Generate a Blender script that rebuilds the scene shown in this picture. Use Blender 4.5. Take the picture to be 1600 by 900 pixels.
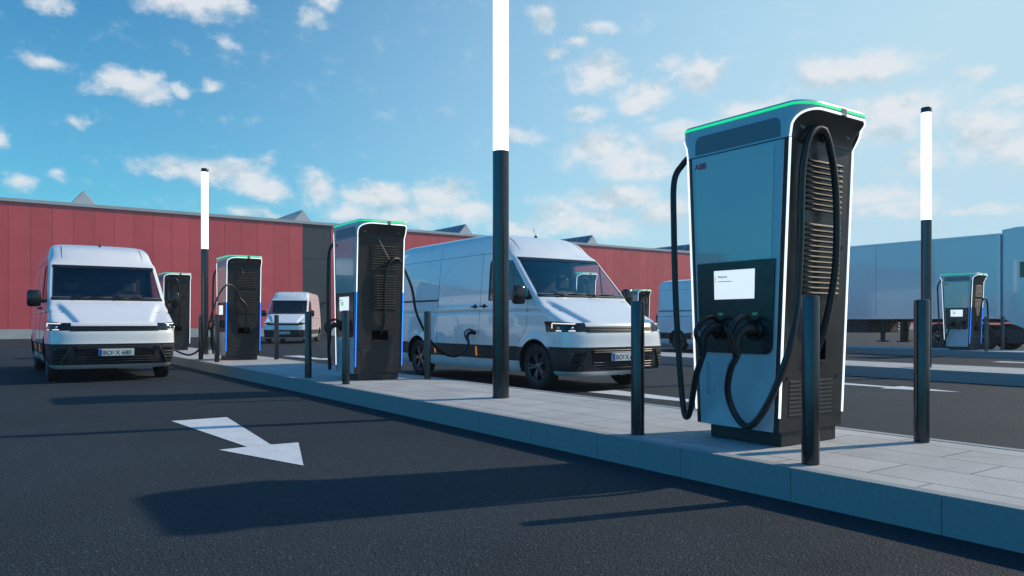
import bpy, bmesh, math, random
from math import sin, cos, pi, radians, atan2, atan, sqrt
from mathutils import Vector, Matrix
from mathutils.bvhtree import BVHTree
random.seed(7)
SC = bpy.context.scene
COL = SC.collection
for o in list(bpy.data.objects): bpy.data.objects.remove(o)

# ------------------------------------------------------------------ camera
cam = bpy.data.cameras.new('camera'); camo = bpy.data.objects.new('camera', cam); COL.objects.link(camo)
camo.location = (0, 0, 1.06)
camo.rotation_euler = (radians(90), 0, radians(-35))
cam.sensor_width = 36; cam.lens = 1180/1600*36; cam.shift_y = 53/1600
cam.clip_start = .05; cam.clip_end = 3000
SC.camera = camo

# ------------------------------------------------------------------ sun and sky
SUN_EL, SUN_AZ = radians(33.5), radians(105)      # azimuth clockwise from +Y
sun = bpy.data.lights.new('sun', 'SUN'); suno = bpy.data.objects.new('sun', sun); COL.objects.link(suno)
sun.energy = 4.3; sun.angle = radians(.8); sun.color = (1, .84, .65)
sd = Vector((sin(SUN_AZ)*cos(SUN_EL), cos(SUN_AZ)*cos(SUN_EL), sin(SUN_EL)))
suno.rotation_euler = sd.to_track_quat('Z', 'Y').to_euler()
SC.view_settings.view_transform = 'Standard'; SC.view_settings.look = 'None'
SC.view_settings.exposure = 0; SC.view_settings.gamma = 1
SC.cycles.max_bounces = 8; SC.cycles.transparent_max_bounces = 12
SC.cycles.use_denoising = True
SKY_STRENGTH = .15
world = bpy.data.worlds.new('World'); SC.world = world; world.use_nodes = True

# clouds: azimuth offset/elevation in the photograph's own direction, half sizes (radians*1000)
def dirof(px, py):
    return (radians(35)+atan((px-800)/1180), atan((503-py)/sqrt(1180**2+(px-800)**2)))
CL = [(75,-2,26,13,.9),(300,2,95,24,1),(372,10,28,16,.9),(485,32,26,14,.9),(515,4,24,14,.5),(62,102,36,10,.7),(200,128,56,22,.9),(225,112,22,14,.7),(270,133,18,8,.6),(340,138,22,10,.8),
 (3,215,14,14,.5),(33,278,22,14,.6),(92,272,16,9,.4),(138,186,22,6,.3),(418,245,20,7,.3),(362,64,12,8,.3),
 (270,268,62,16,1),(350,272,80,26,1),(405,290,50,20,1),(500,296,34,24,.8),(560,328,50,22,.9),(600,302,70,22,1),(690,306,62,24,1),(640,330,90,26,.9),(400,330,60,8,.6),
 (735,330,60,24,.8),(820,212,34,12,.6),(855,28,26,16,.9),(935,50,22,10,.7),(906,66,16,8,.6),(870,78,22,9,.7),(935,112,52,28,1),(1000,150,56,30,1),(1040,140,30,18,.8),(1097,118,34,26,1),(1060,100,20,12,.4),
 (918,180,34,13,.7),(1018,184,18,8,.5),(940,236,76,34,1),(985,262,60,24,.9),(1010,238,60,22,.7),(1100,205,90,18,.9),(1180,172,66,18,.9),(965,312,95,24,1),(870,335,60,26,.8),(1040,330,60,26,.8),(920,352,110,22,.8),
 (820,352,70,18,.6),(1290,112,66,30,1),(1360,105,78,28,1),(1395,95,34,20,.9),(1400,172,90,24,1),(1455,165,50,22,.8),(1380,205,50,20,.7),(1540,215,60,46,.9),(1590,235,60,36,.8),(1500,190,50,26,.6),(1435,250,40,22,.6),
 (1365,306,60,20,.7),(1400,325,70,16,.6),(1515,122,30,8,.4),(1540,322,50,8,.4),(1580,155,50,10,.5),(1340,335,40,12,.5)]
random.seed(3)
for k in range(10):                                  # the part of the sky outside the photograph
    CL.append((None, random.uniform(80, 330), random.uniform(6, 35), random.uniform(80, 200), random.uniform(25, 60)))
def build_world():
    nt = world.node_tree; nt.nodes.clear()
    N = lambda g, t, **k: _n(g, t, **k)
    def _n(g, t, **k):
        n = g.nodes.new(t)
        for a, b in k.items(): setattr(n, a, b)
        return n
    # cloud density group
    g = bpy.data.node_groups.new('cloud_density', 'ShaderNodeTree')
    g.interface.new_socket('P', in_out='INPUT', socket_type='NodeSocketVector')
    g.interface.new_socket('D', in_out='OUTPUT', socket_type='NodeSocketFloat')
    gi = N(g, 'NodeGroupInput'); go = N(g, 'NodeGroupOutput'); L = g.links.new
    w = N(g, 'ShaderNodeTexNoise'); w.inputs['Scale'].default_value = 14; w.inputs['Detail'].default_value = 6; w.inputs['Roughness'].default_value = .6
    L(gi.outputs[0], w.inputs['Vector'])
    sub = N(g, 'ShaderNodeVectorMath', operation='SUBTRACT'); sub.inputs[1].default_value = (.5, .5, .5); L(w.outputs['Color'], sub.inputs[0])
    mul = N(g, 'ShaderNodeVectorMath', operation='MULTIPLY'); mul.inputs[1].default_value = (.075, .045, 0); L(sub.outputs[0], mul.inputs[0])
    add = N(g, 'ShaderNodeVectorMath', operation='ADD'); L(gi.outputs[0], add.inputs[0]); L(mul.outputs[0], add.inputs[1])
    cur = None
    for c in CL:
        if c[0] is None:
            az = radians(c[1]); el = radians(c[2]); sx = c[3]/1000; sy = c[4]/1000; a = 1
        else:
            az, el = dirof(c[0], c[1]); sx = c[2]/1180*1.1+.006; sy = c[3]/1180*1.12+.003; a = c[4]
        s = N(g, 'ShaderNodeVectorMath', operation='SUBTRACT'); s.inputs[1].default_value = (az, el, 0); L(add.outputs[0], s.inputs[0])
        m = N(g, 'ShaderNodeVectorMath', operation='MULTIPLY'); m.inputs[1].default_value = (1/sx, 1/sy, 0); L(s.outputs[0], m.inputs[0])
        d = N(g, 'ShaderNodeVectorMath', operation='LENGTH'); L(m.outputs[0], d.inputs[0])
        q = N(g, 'ShaderNodeMapRange', interpolation_type='SMOOTHSTEP'); q.inputs[1].default_value = 1.35; q.inputs[2].default_value = 0
        q.inputs[3].default_value = 0; q.inputs[4].default_value = .55+.45*a; L(d.outputs['Value'], q.inputs[0])
        if cur is None: cur = q.outputs[0]
        else:
            x = N(g, 'ShaderNodeMath', operation='SMOOTH_MAX'); x.inputs[2].default_value = .15; L(cur, x.inputs[0]); L(q.outputs[0], x.inputs[1]); cur = x.outputs[0]
    f = N(g, 'ShaderNodeTexNoise'); f.inputs['Scale'].default_value = 26; f.inputs['Detail'].default_value = 10; f.inputs['Roughness'].default_value = .62
    sc_ = N(g, 'ShaderNodeVectorMath', operation='MULTIPLY'); sc_.inputs[1].default_value = (1, 1.5, 1); L(gi.outputs[0], sc_.inputs[0]); L(sc_.outputs[0], f.inputs['Vector'])
    fm = N(g, 'ShaderNodeMath', operation='MULTIPLY_ADD'); fm.inputs[1].default_value = 1.9; fm.inputs[2].default_value = -1.28; L(f.outputs['Fac'], fm.inputs[0])
    sm = N(g, 'ShaderNodeMath', operation='MULTIPLY_ADD'); sm.inputs[1].default_value = 1.25; L(cur, sm.inputs[0]); L(fm.outputs[0], sm.inputs[2])
    L(sm.outputs[0], go.inputs[0])
    # main tree
    L = nt.links.new
    out = N(nt, 'ShaderNodeOutputWorld'); bg = N(nt, 'ShaderNodeBackground'); L(bg.outputs[0], out.inputs[0]); bg.inputs[1].default_value = SKY_STRENGTH
    sky = N(nt, 'ShaderNodeTexSky', sky_type='NISHITA'); sky.sun_disc = False; sky.sun_elevation = SUN_EL; sky.sun_rotation = SUN_AZ
    sky.air_density = 1.0; sky.dust_density = .6; sky.ozone_density = 2.5
    hs = N(nt, 'ShaderNodeHueSaturation'); hs.inputs['Saturation'].default_value = 1.25; L(sky.outputs[0], hs.inputs['Color'])
    tint = N(nt, 'ShaderNodeMix', data_type='RGBA', blend_type='MULTIPLY'); tint.inputs[0].default_value = 1; L(hs.outputs[0], tint.inputs[6]); tint.inputs[7].default_value = (.12, .90, .96, 1)
    tc = N(nt, 'ShaderNodeTexCoord'); sep = N(nt, 'ShaderNodeSeparateXYZ'); L(tc.outputs['Generated'], sep.inputs[0])
    az = N(nt, 'ShaderNodeMath', operation='ARCTAN2'); L(sep.outputs[0], az.inputs[0]); L(sep.outputs[1], az.inputs[1])
    wrap = N(nt, 'ShaderNodeMath', operation='WRAP'); wrap.inputs[1].default_value = radians(305); wrap.inputs[2].default_value = radians(-55); L(az.outputs[0], wrap.inputs[0])
    el = N(nt, 'ShaderNodeMath', operation='ARCSINE'); L(sep.outputs[2], el.inputs[0])
    cmb = N(nt, 'ShaderNodeCombineXYZ'); L(wrap.outputs[0], cmb.inputs[0]); L(el.outputs[0], cmb.inputs[1])
    A = N(nt, 'ShaderNodeGroup'); A.node_tree = g; L(cmb.outputs[0], A.inputs[0])
    off = N(nt, 'ShaderNodeVectorMath', operation='ADD'); off.inputs[1].default_value = (.008, .014, 0); L(cmb.outputs[0], off.inputs[0])
    def nz(src):
        f = N(nt, 'ShaderNodeTexNoise'); f.inputs['Scale'].default_value = 13; f.inputs['Detail'].default_value = 4; f.inputs['Roughness'].default_value = .55
        q = N(nt, 'ShaderNodeVectorMath', operation='MULTIPLY'); q.inputs[1].default_value = (1, 1.5, 1); L(src, q.inputs[0]); L(q.outputs[0], f.inputs['Vector']); return f.outputs['Fac']
    NA = nz(cmb.outputs[0]); NB = nz(off.outputs[0])
    al = N(nt, 'ShaderNodeMapRange', interpolation_type='SMOOTHSTEP'); al.inputs[1].default_value = -.12; al.inputs[2].default_value = .95; al.inputs[4].default_value = .92; L(A.outputs[0], al.inputs[0])
    df = N(nt, 'ShaderNodeMath', operation='SUBTRACT'); L(NA, df.inputs[0]); L(NB, df.inputs[1])
    sh = N(nt, 'ShaderNodeMapRange', interpolation_type='SMOOTHSTEP'); sh.inputs[1].default_value = -.20; sh.inputs[2].default_value = .05; L(df.outputs[0], sh.inputs[0])
    cc = N(nt, 'ShaderNodeMix', data_type='RGBA'); L(sh.outputs[0], cc.inputs[0]); cc.inputs[6].default_value = (3.5, 4.3, 4.8, 1); cc.inputs[7].default_value = (5.3, 5.5, 5.75, 1)
    # thin bright air towards the sun side and the horizon
    dt = N(nt, 'ShaderNodeVectorMath', operation='DOT_PRODUCT'); L(tc.outputs['Generated'], dt.inputs[0]); dt.inputs[1].default_value = (sin(SUN_AZ), cos(SUN_AZ), 0)
    g1 = N(nt, 'ShaderNodeMapRange', interpolation_type='SMOOTHSTEP'); g1.inputs[1].default_value = -.22; g1.inputs[2].default_value = 1.0; g1.inputs[4].default_value = 1.0; L(dt.outputs['Value'], g1.inputs[0])
    g0 = N(nt, 'ShaderNodeMapRange', interpolation_type='SMOOTHSTEP'); g0.inputs[1].default_value = .45; g0.inputs[2].default_value = .95; g0.inputs[3].default_value = 1; g0.inputs[4].default_value = .1; L(el.outputs[0], g0.inputs[0])
    g4 = N(nt, 'ShaderNodeMath', operation='MULTIPLY'); L(g1.outputs[0], g4.inputs[0]); L(g0.outputs[0], g4.inputs[1])
    g2 = N(nt, 'ShaderNodeMapRange'); g2.inputs[1].default_value = .0; g2.inputs[2].default_value = .55; g2.inputs[3].default_value = .30; g2.inputs[4].default_value = 0; L(el.outputs[0], g2.inputs[0])
    g3 = N(nt, 'ShaderNodeMath', operation='ADD', use_clamp=True); L(g4.outputs[0], g3.inputs[0]); L(g2.outputs[0], g3.inputs[1])
    pale = N(nt, 'ShaderNodeMix', data_type='RGBA'); L(g3.outputs[0], pale.inputs[0]); L(tint.outputs[2], pale.inputs[6]); pale.inputs[7].default_value = (3.35, 4.85, 5.7, 1)
    mx = N(nt, 'ShaderNodeMix', data_type='RGBA'); L(al.outputs[0], mx.inputs[0]); L(pale.outputs[2], mx.inputs[6]); L(cc.outputs[2], mx.inputs[7])
    # unseen sky overhead and opposite the sun: blue tint added to colour the shadows
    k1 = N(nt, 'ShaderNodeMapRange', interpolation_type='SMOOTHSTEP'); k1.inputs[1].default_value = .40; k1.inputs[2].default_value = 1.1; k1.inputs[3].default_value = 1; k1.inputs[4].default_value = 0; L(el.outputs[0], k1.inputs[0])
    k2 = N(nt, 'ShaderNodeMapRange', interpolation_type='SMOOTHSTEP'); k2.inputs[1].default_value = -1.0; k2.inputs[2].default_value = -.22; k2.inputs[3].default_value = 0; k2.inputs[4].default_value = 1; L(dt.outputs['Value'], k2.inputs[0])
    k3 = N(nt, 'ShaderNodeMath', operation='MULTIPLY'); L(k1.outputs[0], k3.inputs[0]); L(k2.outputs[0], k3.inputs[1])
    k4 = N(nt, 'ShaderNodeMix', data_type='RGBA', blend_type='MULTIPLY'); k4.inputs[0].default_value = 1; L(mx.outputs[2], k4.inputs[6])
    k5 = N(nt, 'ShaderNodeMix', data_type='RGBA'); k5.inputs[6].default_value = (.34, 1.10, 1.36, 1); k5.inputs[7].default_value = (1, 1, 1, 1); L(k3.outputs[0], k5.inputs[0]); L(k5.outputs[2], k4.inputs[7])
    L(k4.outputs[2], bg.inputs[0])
build_world()
world.cycles.sampling_method = 'MANUAL'; world.cycles.sample_map_resolution = 1024

# ------------------------------------------------------------------ materials
MATS = {}
def mat(name, col, rough=.5, metal=0, emit=None, est=0, coat=0, spec=.5, noise=0, nscale=8, bump=0, bscale=200, coatr=.03):
    if name in MATS: return MATS[name]
    m = bpy.data.materials.new(name); m.use_nodes = True; nt = m.node_tree; b = nt.nodes['Principled BSDF']
    b.inputs['Base Color'].default_value = (*col, 1); b.inputs['Roughness'].default_value = rough; b.inputs['Metallic'].default_value = metal
    b.inputs['Specular IOR Level'].default_value = spec
    if coat: b.inputs['Coat Weight'].default_value = coat; b.inputs['Coat Roughness'].default_value = coatr
    if emit: b.inputs['Emission Color'].default_value = (*emit, 1); b.inputs['Emission Strength'].default_value = est
    tc = nt.nodes.new('ShaderNodeTexCoord')
    if noise:
        n = nt.nodes.new('ShaderNodeTexNoise'); n.inputs['Scale'].default_value = nscale; n.inputs['Detail'].default_value = 6; nt.links.new(tc.outputs['Object'], n.inputs['Vector'])
        mr = nt.nodes.new('ShaderNodeMapRange'); mr.inputs[1].default_value = .3; mr.inputs[2].default_value = .7; mr.inputs[3].default_value = 1-noise; mr.inputs[4].default_value = 1+noise
        nt.links.new(n.outputs['Fac'], mr.inputs[0])
        mm = nt.nodes.new('ShaderNodeMix'); mm.data_type = 'RGBA'; mm.blend_type = 'MULTIPLY'; mm.inputs[0].default_value = 1; mm.inputs[6].default_value = (*col, 1)
        nt.links.new(mr.outputs[0], mm.inputs[7]); nt.links.new(mm.outputs[2], b.inputs['Base Color'])
        mr2 = nt.nodes.new('ShaderNodeMapRange'); mr2.inputs[1].default_value = .3; mr2.inputs[2].default_value = .7; mr2.inputs[3].default_value = rough*.8; mr2.inputs[4].default_value = min(1, rough*1.25)
        nt.links.new(n.outputs['Fac'], mr2.inputs[0]); nt.links.new(mr2.outputs[0], b.inputs['Roughness'])
    if bump:
        n2 = nt.nodes.new('ShaderNodeTexNoise'); n2.inputs['Scale'].default_value = bscale; n2.inputs['Detail'].default_value = 3; nt.links.new(tc.outputs['Object'], n2.inputs['Vector'])
        bp = nt.nodes.new('ShaderNodeBump'); bp.inputs['Strength'].default_value = bump; bp.inputs['Distance'].default_value = .002
        nt.links.new(n2.outputs['Fac'], bp.inputs['Height']); nt.links.new(bp.outputs[0], b.inputs['Normal'])
    MATS[name] = m; return m
paint = mat('white_paint', (.74, .76, .78), .32, coat=1, noise=.02, nscale=3)
clad = mat('black_plastic', (.022, .023, .026), .5, noise=.15, nscale=14, bump=.15, bscale=500)
gloss_black = mat('gloss_black', (.012, .013, .016), .12, noise=.1)
grille_m = mat('grille_plastic', (.03, .03, .034), .45)
rubber = mat('rubber', (.018, .018, .019), .75, noise=.25, nscale=20)
alloy = mat('alloy', (.09, .095, .105), .28, metal=.9)
alloy_s = mat('alloy_spoke', (.20, .21, .23), .3, metal=.9)
alloy_b = mat('alloy_bright', (.5, .52, .55), .25, metal=.9)
seam = mat('seam_dark', (.02, .022, .026), .7)
trim_s = mat('silver_trim', (.62, .64, .66), .3, metal=.2, coat=.5)
drl = mat('lamp_white', (.9, .9, .9), .3, emit=(1, .97, .92), est=.85)
orange = mat('orange_lens', (.85, .30, .03), .25, coat=.6, emit=(1, .30, .03), est=.35)
interior = mat('interior_dark', (.02, .022, .025), .7, noise=.2)
plate_w = mat('plate_white', (.62, .68, .70), .35)
plate_b = mat('plate_blue', (.01, .06, .45), .35)
ink = mat('ink_black', (.01, .01, .012), .5)
chg_body = mat('charger_dark', (.023, .024, .026), .45, spec=.4, noise=.12, nscale=5, bump=.1, bscale=600)
chg_black = mat('charger_black', (.008, .009, .011), .3, noise=.1)
chg_panel = mat('charger_panel', (.48, .52, .56), .30, coat=.4, noise=.02, nscale=3)
chg_glass = mat('charger_glass', (.58, .52, .47), .16, coat=1, noise=.03, nscale=2)
chg_user = mat('charger_user_panel', (.012, .014, .018), .25, noise=.1)
chg_slat = mat('charger_slat', (.050, .045, .040), .6, spec=.2)
hole_m = mat('hole_shade_black', (.002, .002, .003), 1, spec=0)  # black that stands in for the shade inside the cable hole
chg_vent = mat('charger_vent', (.16, .19, .22), .45)
led_w = mat('led_white', (1, 1, 1), .4, emit=(.86, .95, 1), est=1.12)
led_b = mat('led_blue', (.02, .2, .9), .4, emit=(.01, .20, 1), est=1.5)
led_g = mat('led_green', (.05, .8, .3), .4, emit=(.01, .62, .20), est=1.0)
screen_m = mat('screen_white', (.8, .8, .8), .3, emit=(.85, .88, .9), est=.80)
screen_t = mat('screen_ink', (.18, .18, .2), .5)
screen_y = mat('screen_yellow', (.8, .7, .2), .5, emit=(.85, .75, .3), est=.5)
icon_g = mat('icon_green', (.06, .3, .12), .5, emit=(.05, .30, .10), est=.15)
logo_red = mat('logo_red', (.70, .02, .05), .45)
cable_m = mat('cable_black', (.008, .009, .012), .38, noise=.1)
tube_lit = mat('tube_lit', (1, 1, 1), .4, emit=(1, .99, .98), est=2.2)
post_m = mat('post_metal', (.065, .07, .08), .22, metal=.9, noise=.1, nscale=4)
kerb_m = mat('kerb_granite', (.24, .265, .275), .75, noise=.10, nscale=30, bump=.3, bscale=260)
trailer_m = mat('trailer_white', (.62, .66, .68), .16, coat=.6, noise=.02, nscale=.6)
alu = mat('aluminium', (.5, .53, .56), .4, metal=.6, noise=.05)
red_lens = mat('red_lens', (.35, .02, .02), .3)
parapet_m = mat('parapet_grey', (.42, .47, .50), .5, noise=.05, nscale=1)
conc = mat('plinth_concrete', (.42, .45, .46), .75, noise=.1, nscale=1.2, bump=.2, bscale=60)
door_m = mat('door_grey', (.045, .058, .066), .45, noise=.08, nscale=.7)
skyl_glass = mat('skylight_glass', (.05, .11, .15), .12, noise=.05)
skyl_frame = mat('skylight_frame', (.50, .53, .56), .5)

def glass_mat():
    m = bpy.data.materials.new('van_glass'); m.use_nodes = True; nt = m.node_tree; nt.nodes.clear()
    out = nt.nodes.new('ShaderNodeOutputMaterial'); mix = nt.nodes.new('ShaderNodeMixShader')
    tr = nt.nodes.new('ShaderNodeBsdfTransparent'); tr.inputs[0].default_value = (.90, .93, .94, 1)
    gl = nt.nodes.new('ShaderNodeBsdfGlossy'); gl.inputs['Roughness'].default_value = .02; gl.inputs['Color'].default_value = (.9, .95, 1, 1)
    lw = nt.nodes.new('ShaderNodeLayerWeight'); fr = nt.nodes.new('ShaderNodeMath'); fr.operation = 'POWER'; fr.inputs[1].default_value = 3.5; nt.links.new(lw.outputs['Facing'], fr.inputs[0])
    mm = nt.nodes.new('ShaderNodeMath'); mm.operation = 'MULTIPLY_ADD'; mm.inputs[1].default_value = .9; mm.inputs[2].default_value = .05; mm.use_clamp = True
    nt.links.new(fr.outputs[0], mm.inputs[0]); nt.links.new(mm.outputs[0], mix.inputs[0]); nt.links.new(tr.outputs[0], mix.inputs[1]); nt.links.new(gl.outputs[0], mix.inputs[2]); nt.links.new(mix.outputs[0], out.inputs[0])
    return m
glass = glass_mat()

def asphalt_mat():
    m = bpy.data.materials.new('asphalt'); m.use_nodes = True; nt = m.node_tree; b = nt.nodes['Principled BSDF']; L = nt.links.new
    tc = nt.nodes.new('ShaderNodeTexCoord')
    def noise(s, d, r=.5):
        n = nt.nodes.new('ShaderNodeTexNoise'); n.inputs['Scale'].default_value = s; n.inputs['Detail'].default_value = d; n.inputs['Roughness'].default_value = r; L(tc.outputs['Object'], n.inputs['Vector']); return n
    big = noise(.22, 4); fine = noise(70, 3, .7); mid = noise(1.3, 5, .6)
    vor = nt.nodes.new('ShaderNodeTexVoronoi'); vor.inputs['Scale'].default_value = 85; L(tc.outputs['Object'], vor.inputs['Vector'])
    r1 = nt.nodes.new('ShaderNodeMapRange'); r1.inputs[1].default_value = .3; r1.inputs[2].default_value = .72; r1.inputs[3].default_value = .78; r1.inputs[4].default_value = 1.25; L(big.outputs['Fac'], r1.inputs[0])
    r2 = nt.nodes.new('ShaderNodeMapRange'); r2.inputs[1].default_value = .3; r2.inputs[2].default_value = .7; r2.inputs[3].default_value = .45; r2.inputs[4].default_value = 1.75; L(fine.outputs['Fac'], r2.inputs[0])
    r3 = nt.nodes.new('ShaderNodeMapRange'); r3.inputs[1].default_value = .3; r3.inputs[2].default_value = .7; r3.inputs[3].default_value = .88; r3.inputs[4].default_value = 1.12; L(mid.outputs['Fac'], r3.inputs[0])
    # a few pale stones
    sep = nt.nodes.new('ShaderNodeSeparateColor'); L(vor.outputs['Color'], sep.inputs[0])
    st = nt.nodes.new('ShaderNodeMapRange'); st.inputs[1].default_value = .93; st.inputs[2].default_value = 1; st.inputs[3].default_value = 1; st.inputs[4].default_value = 2.6; L(sep.outputs[0], st.inputs[0])
    p = None
    sn = noise(.75, 7, .62)
    r5 = nt.nodes.new('ShaderNodeMapRange'); r5.interpolation_type = 'SMOOTHSTEP'; r5.inputs[1].default_value = .60; r5.inputs[2].default_value = .70; r5.inputs[3].default_value = 1; r5.inputs[4].default_value = .72; L(sn.outputs['Fac'], r5.inputs[0])
    for o in (r1, r2, r3, st, r5):
        if p is None: p = o.outputs[0]; continue
        k = nt.nodes.new('ShaderNodeMath'); k.operation = 'MULTIPLY'; L(p, k.inputs[0]); L(o.outputs[0], k.inputs[1]); p = k.outputs[0]
    mm = nt.nodes.new('ShaderNodeMix'); mm.data_type = 'RGBA'; mm.blend_type = 'MULTIPLY'; mm.inputs[0].default_value = 1; mm.inputs[6].default_value = (.0185, .026, .033, 1)
    L(p, mm.inputs[7]); L(mm.outputs[2], b.inputs['Base Color'])
    b.inputs['Roughness'].default_value = .8; b.inputs['Specular IOR Level'].default_value = .22
    bp = nt.nodes.new('ShaderNodeBump'); bp.inputs['Strength'].default_value = .8; bp.inputs['Distance'].default_value = .008
    ad = nt.nodes.new('ShaderNodeMath'); ad.operation = 'ADD'; L(fine.outputs['Fac'], ad.inputs[0]); L(vor.outputs['Distance'], ad.inputs[1])
    L(ad.outputs[0], bp.inputs['Height']); L(bp.outputs[0], b.inputs['Normal'])
    return m
asphalt = asphalt_mat()

def paving_mat():
    m = bpy.data.materials.new('paving_slabs'); m.use_nodes = True; nt = m.node_tree; b = nt.nodes['Principled BSDF']; L = nt.links.new
    tc = nt.nodes.new('ShaderNodeTexCoord')
    mp = nt.nodes.new('ShaderNodeMapping'); mp.inputs['Rotation'].default_value = (0, 0, radians(90)); mp.inputs['Location'].default_value = (.30, .09, 0)
    L(tc.outputs['Object'], mp.inputs[0])
    br = nt.nodes.new('ShaderNodeTexBrick'); br.offset = .42; br.inputs['Scale'].default_value = 1; br.inputs['Brick Width'].default_value = .86; br.inputs['Row Height'].default_value = .425
    br.inputs['Mortar Size'].default_value = .005; br.inputs['Mortar Smooth'].default_value = .2
    br.inputs['Color1'].default_value = (.33, .345, .35, 1); br.inputs['Color2'].default_value = (.40, .41, .41, 1); br.inputs['Mortar'].default_value = (.06, .065, .07, 1)
    L(mp.outputs[0], br.inputs['Vector'])
    n = nt.nodes.new('ShaderNodeTexNoise'); n.inputs['Scale'].default_value = 140; n.inputs['Detail'].default_value = 4; n.inputs['Roughness'].default_value = .7; L(tc.outputs['Object'], n.inputs['Vector'])
    n2 = nt.nodes.new('ShaderNodeTexNoise'); n2.inputs['Scale'].default_value = 3; n2.inputs['Detail'].default_value = 5; L(tc.outputs['Object'], n2.inputs['Vector'])
    r = nt.nodes.new('ShaderNodeMapRange'); r.inputs[1].default_value = .3; r.inputs[2].default_value = .7; r.inputs[3].default_value = .72; r.inputs[4].default_value = 1.25; L(n.outputs['Fac'], r.inputs[0])
    r2 = nt.nodes.new('ShaderNodeMapRange'); r2.inputs[1].default_value = .3; r2.inputs[2].default_value = .7; r2.inputs[3].default_value = .86; r2.inputs[4].default_value = 1.08; L(n2.outputs['Fac'], r2.inputs[0])
    k = nt.nodes.new('ShaderNodeMath'); k.operation = 'MULTIPLY'; L(r.outputs[0], k.inputs[0]); L(r2.outputs[0], k.inputs[1])
    mm = nt.nodes.new('ShaderNodeMix'); mm.data_type = 'RGBA'; mm.blend_type = 'MULTIPLY'; mm.inputs[0].default_value = 1; L(br.outputs['Color'], mm.inputs[6]); L(k.outputs[0], mm.inputs[7]); L(mm.outputs[2], b.inputs['Base Color'])
    b.inputs['Roughness'].default_value = .8
    bp = nt.nodes.new('ShaderNodeBump'); bp.inputs['Strength'].default_value = .5; bp.inputs['Distance'].default_value = .004; bp.invert = True; L(br.outputs['Fac'], bp.inputs['Height'])
    bp2 = nt.nodes.new('ShaderNodeBump'); bp2.inputs['Strength'].default_value = .3; bp2.inputs['Distance'].default_value = .003; L(n.outputs['Fac'], bp2.inputs['Height']); L(bp.outputs[0], bp2.inputs['Normal'])
    L(bp2.outputs[0], b.inputs['Normal']); return m
paving = paving_mat()

def marking_mat():
    m = bpy.data.materials.new('road_paint'); m.use_nodes = True; nt = m.node_tree; b = nt.nodes['Principled BSDF']; L = nt.links.new
    tc = nt.nodes.new('ShaderNodeTexCoord'); n = nt.nodes.new('ShaderNodeTexNoise'); n.inputs['Scale'].default_value = 90; n.inputs['Detail'].default_value = 5; n.inputs['Roughness'].default_value = .8; L(tc.outputs['Object'], n.inputs['Vector'])
    cr = nt.nodes.new('ShaderNodeValToRGB'); cr.color_ramp.elements[0].position = .34; cr.color_ramp.elements[0].color = (.28, .30, .32, 1); cr.color_ramp.elements[1].position = .55; cr.color_ramp.elements[1].color = (.56, .60, .64, 1)
    n3 = nt.nodes.new('ShaderNodeTexNoise'); n3.inputs['Scale'].default_value = 5; n3.inputs['Detail'].default_value = 8; n3.inputs['Roughness'].default_value = .75; L(tc.outputs['Object'], n3.inputs['Vector'])
    ad = nt.nodes.new('ShaderNodeMath'); ad.operation = 'MULTIPLY_ADD'; ad.inputs[1].default_value = .55; L(n3.outputs['Fac'], ad.inputs[0]); 
    a2 = nt.nodes.new('ShaderNodeMath'); a2.operation = 'ADD'; a2.inputs[1].default_value = -.22; L(n.outputs['Fac'], a2.inputs[0]); L(a2.outputs[0], ad.inputs[2])
    L(ad.outputs[0], cr.inputs[0]); L(cr.outputs[0], b.inputs['Base Color']); b.inputs['Roughness'].default_value = .65
    bp = nt.nodes.new('ShaderNodeBump'); bp.inputs['Strength'].default_value = .4; bp.inputs['Distance'].default_value = .003; L(n.outputs['Fac'], bp.inputs['Height']); L(bp.outputs[0], b.inputs['Normal'])
    return m
marking = marking_mat()

def cladding_mat():
    m = bpy.data.materials.new('red_cladding'); m.use_nodes = True; nt = m.node_tree; b = nt.nodes['Principled BSDF']; L = nt.links.new
    tc = nt.nodes.new('ShaderNodeTexCoord'); sep = nt.nodes.new('ShaderNodeSeparateXYZ'); L(tc.outputs['Object'], sep.inputs[0])
    # each panel 1.17 m wide with its own slight tone
    dv = nt.nodes.new('ShaderNodeMath'); dv.operation = 'MULTIPLY_ADD'; dv.inputs[1].default_value = 1/1.17; dv.inputs[2].default_value = -1.26/1.17+100; L(sep.outputs[0], dv.inputs[0])
    fl = nt.nodes.new('ShaderNodeMath'); fl.operation = 'FLOOR'; L(dv.outputs[0], fl.inputs[0])
    wn = nt.nodes.new('ShaderNodeTexWhiteNoise'); wn.noise_dimensions = '1D'; L(fl.outputs[0], wn.inputs['W'])
    r = nt.nodes.new('ShaderNodeMapRange'); r.inputs[3].default_value = .90; r.inputs[4].default_value = 1.08; L(wn.outputs['Value'], r.inputs[0])
    n = nt.nodes.new('ShaderNodeTexNoise'); n.inputs['Scale'].default_value = .8; n.inputs['Detail'].default_value = 5; L(tc.outputs['Object'], n.inputs['Vector'])
    r2 = nt.nodes.new('ShaderNodeMapRange'); r2.inputs[1].default_value = .3; r2.inputs[2].default_value = .7; r2.inputs[3].default_value = .93; r2.inputs[4].default_value = 1.06; L(n.outputs['Fac'], r2.inputs[0])
    k = nt.nodes.new('ShaderNodeMath'); k.operation = 'MULTIPLY'; L(r.outputs[0], k.inputs[0]); L(r2.outputs[0], k.inputs[1])
    mm = nt.nodes.new('ShaderNodeMix'); mm.data_type = 'RGBA'; mm.blend_type = 'MULTIPLY'; mm.inputs[0].default_value = 1; mm.inputs[6].default_value = (.68, .10, .115, 1); L(k.outputs[0], mm.inputs[7]); L(mm.outputs[2], b.inputs['Base Color'])
    b.inputs['Roughness'].default_value = .42
    return m
red_clad = cladding_mat()

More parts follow.
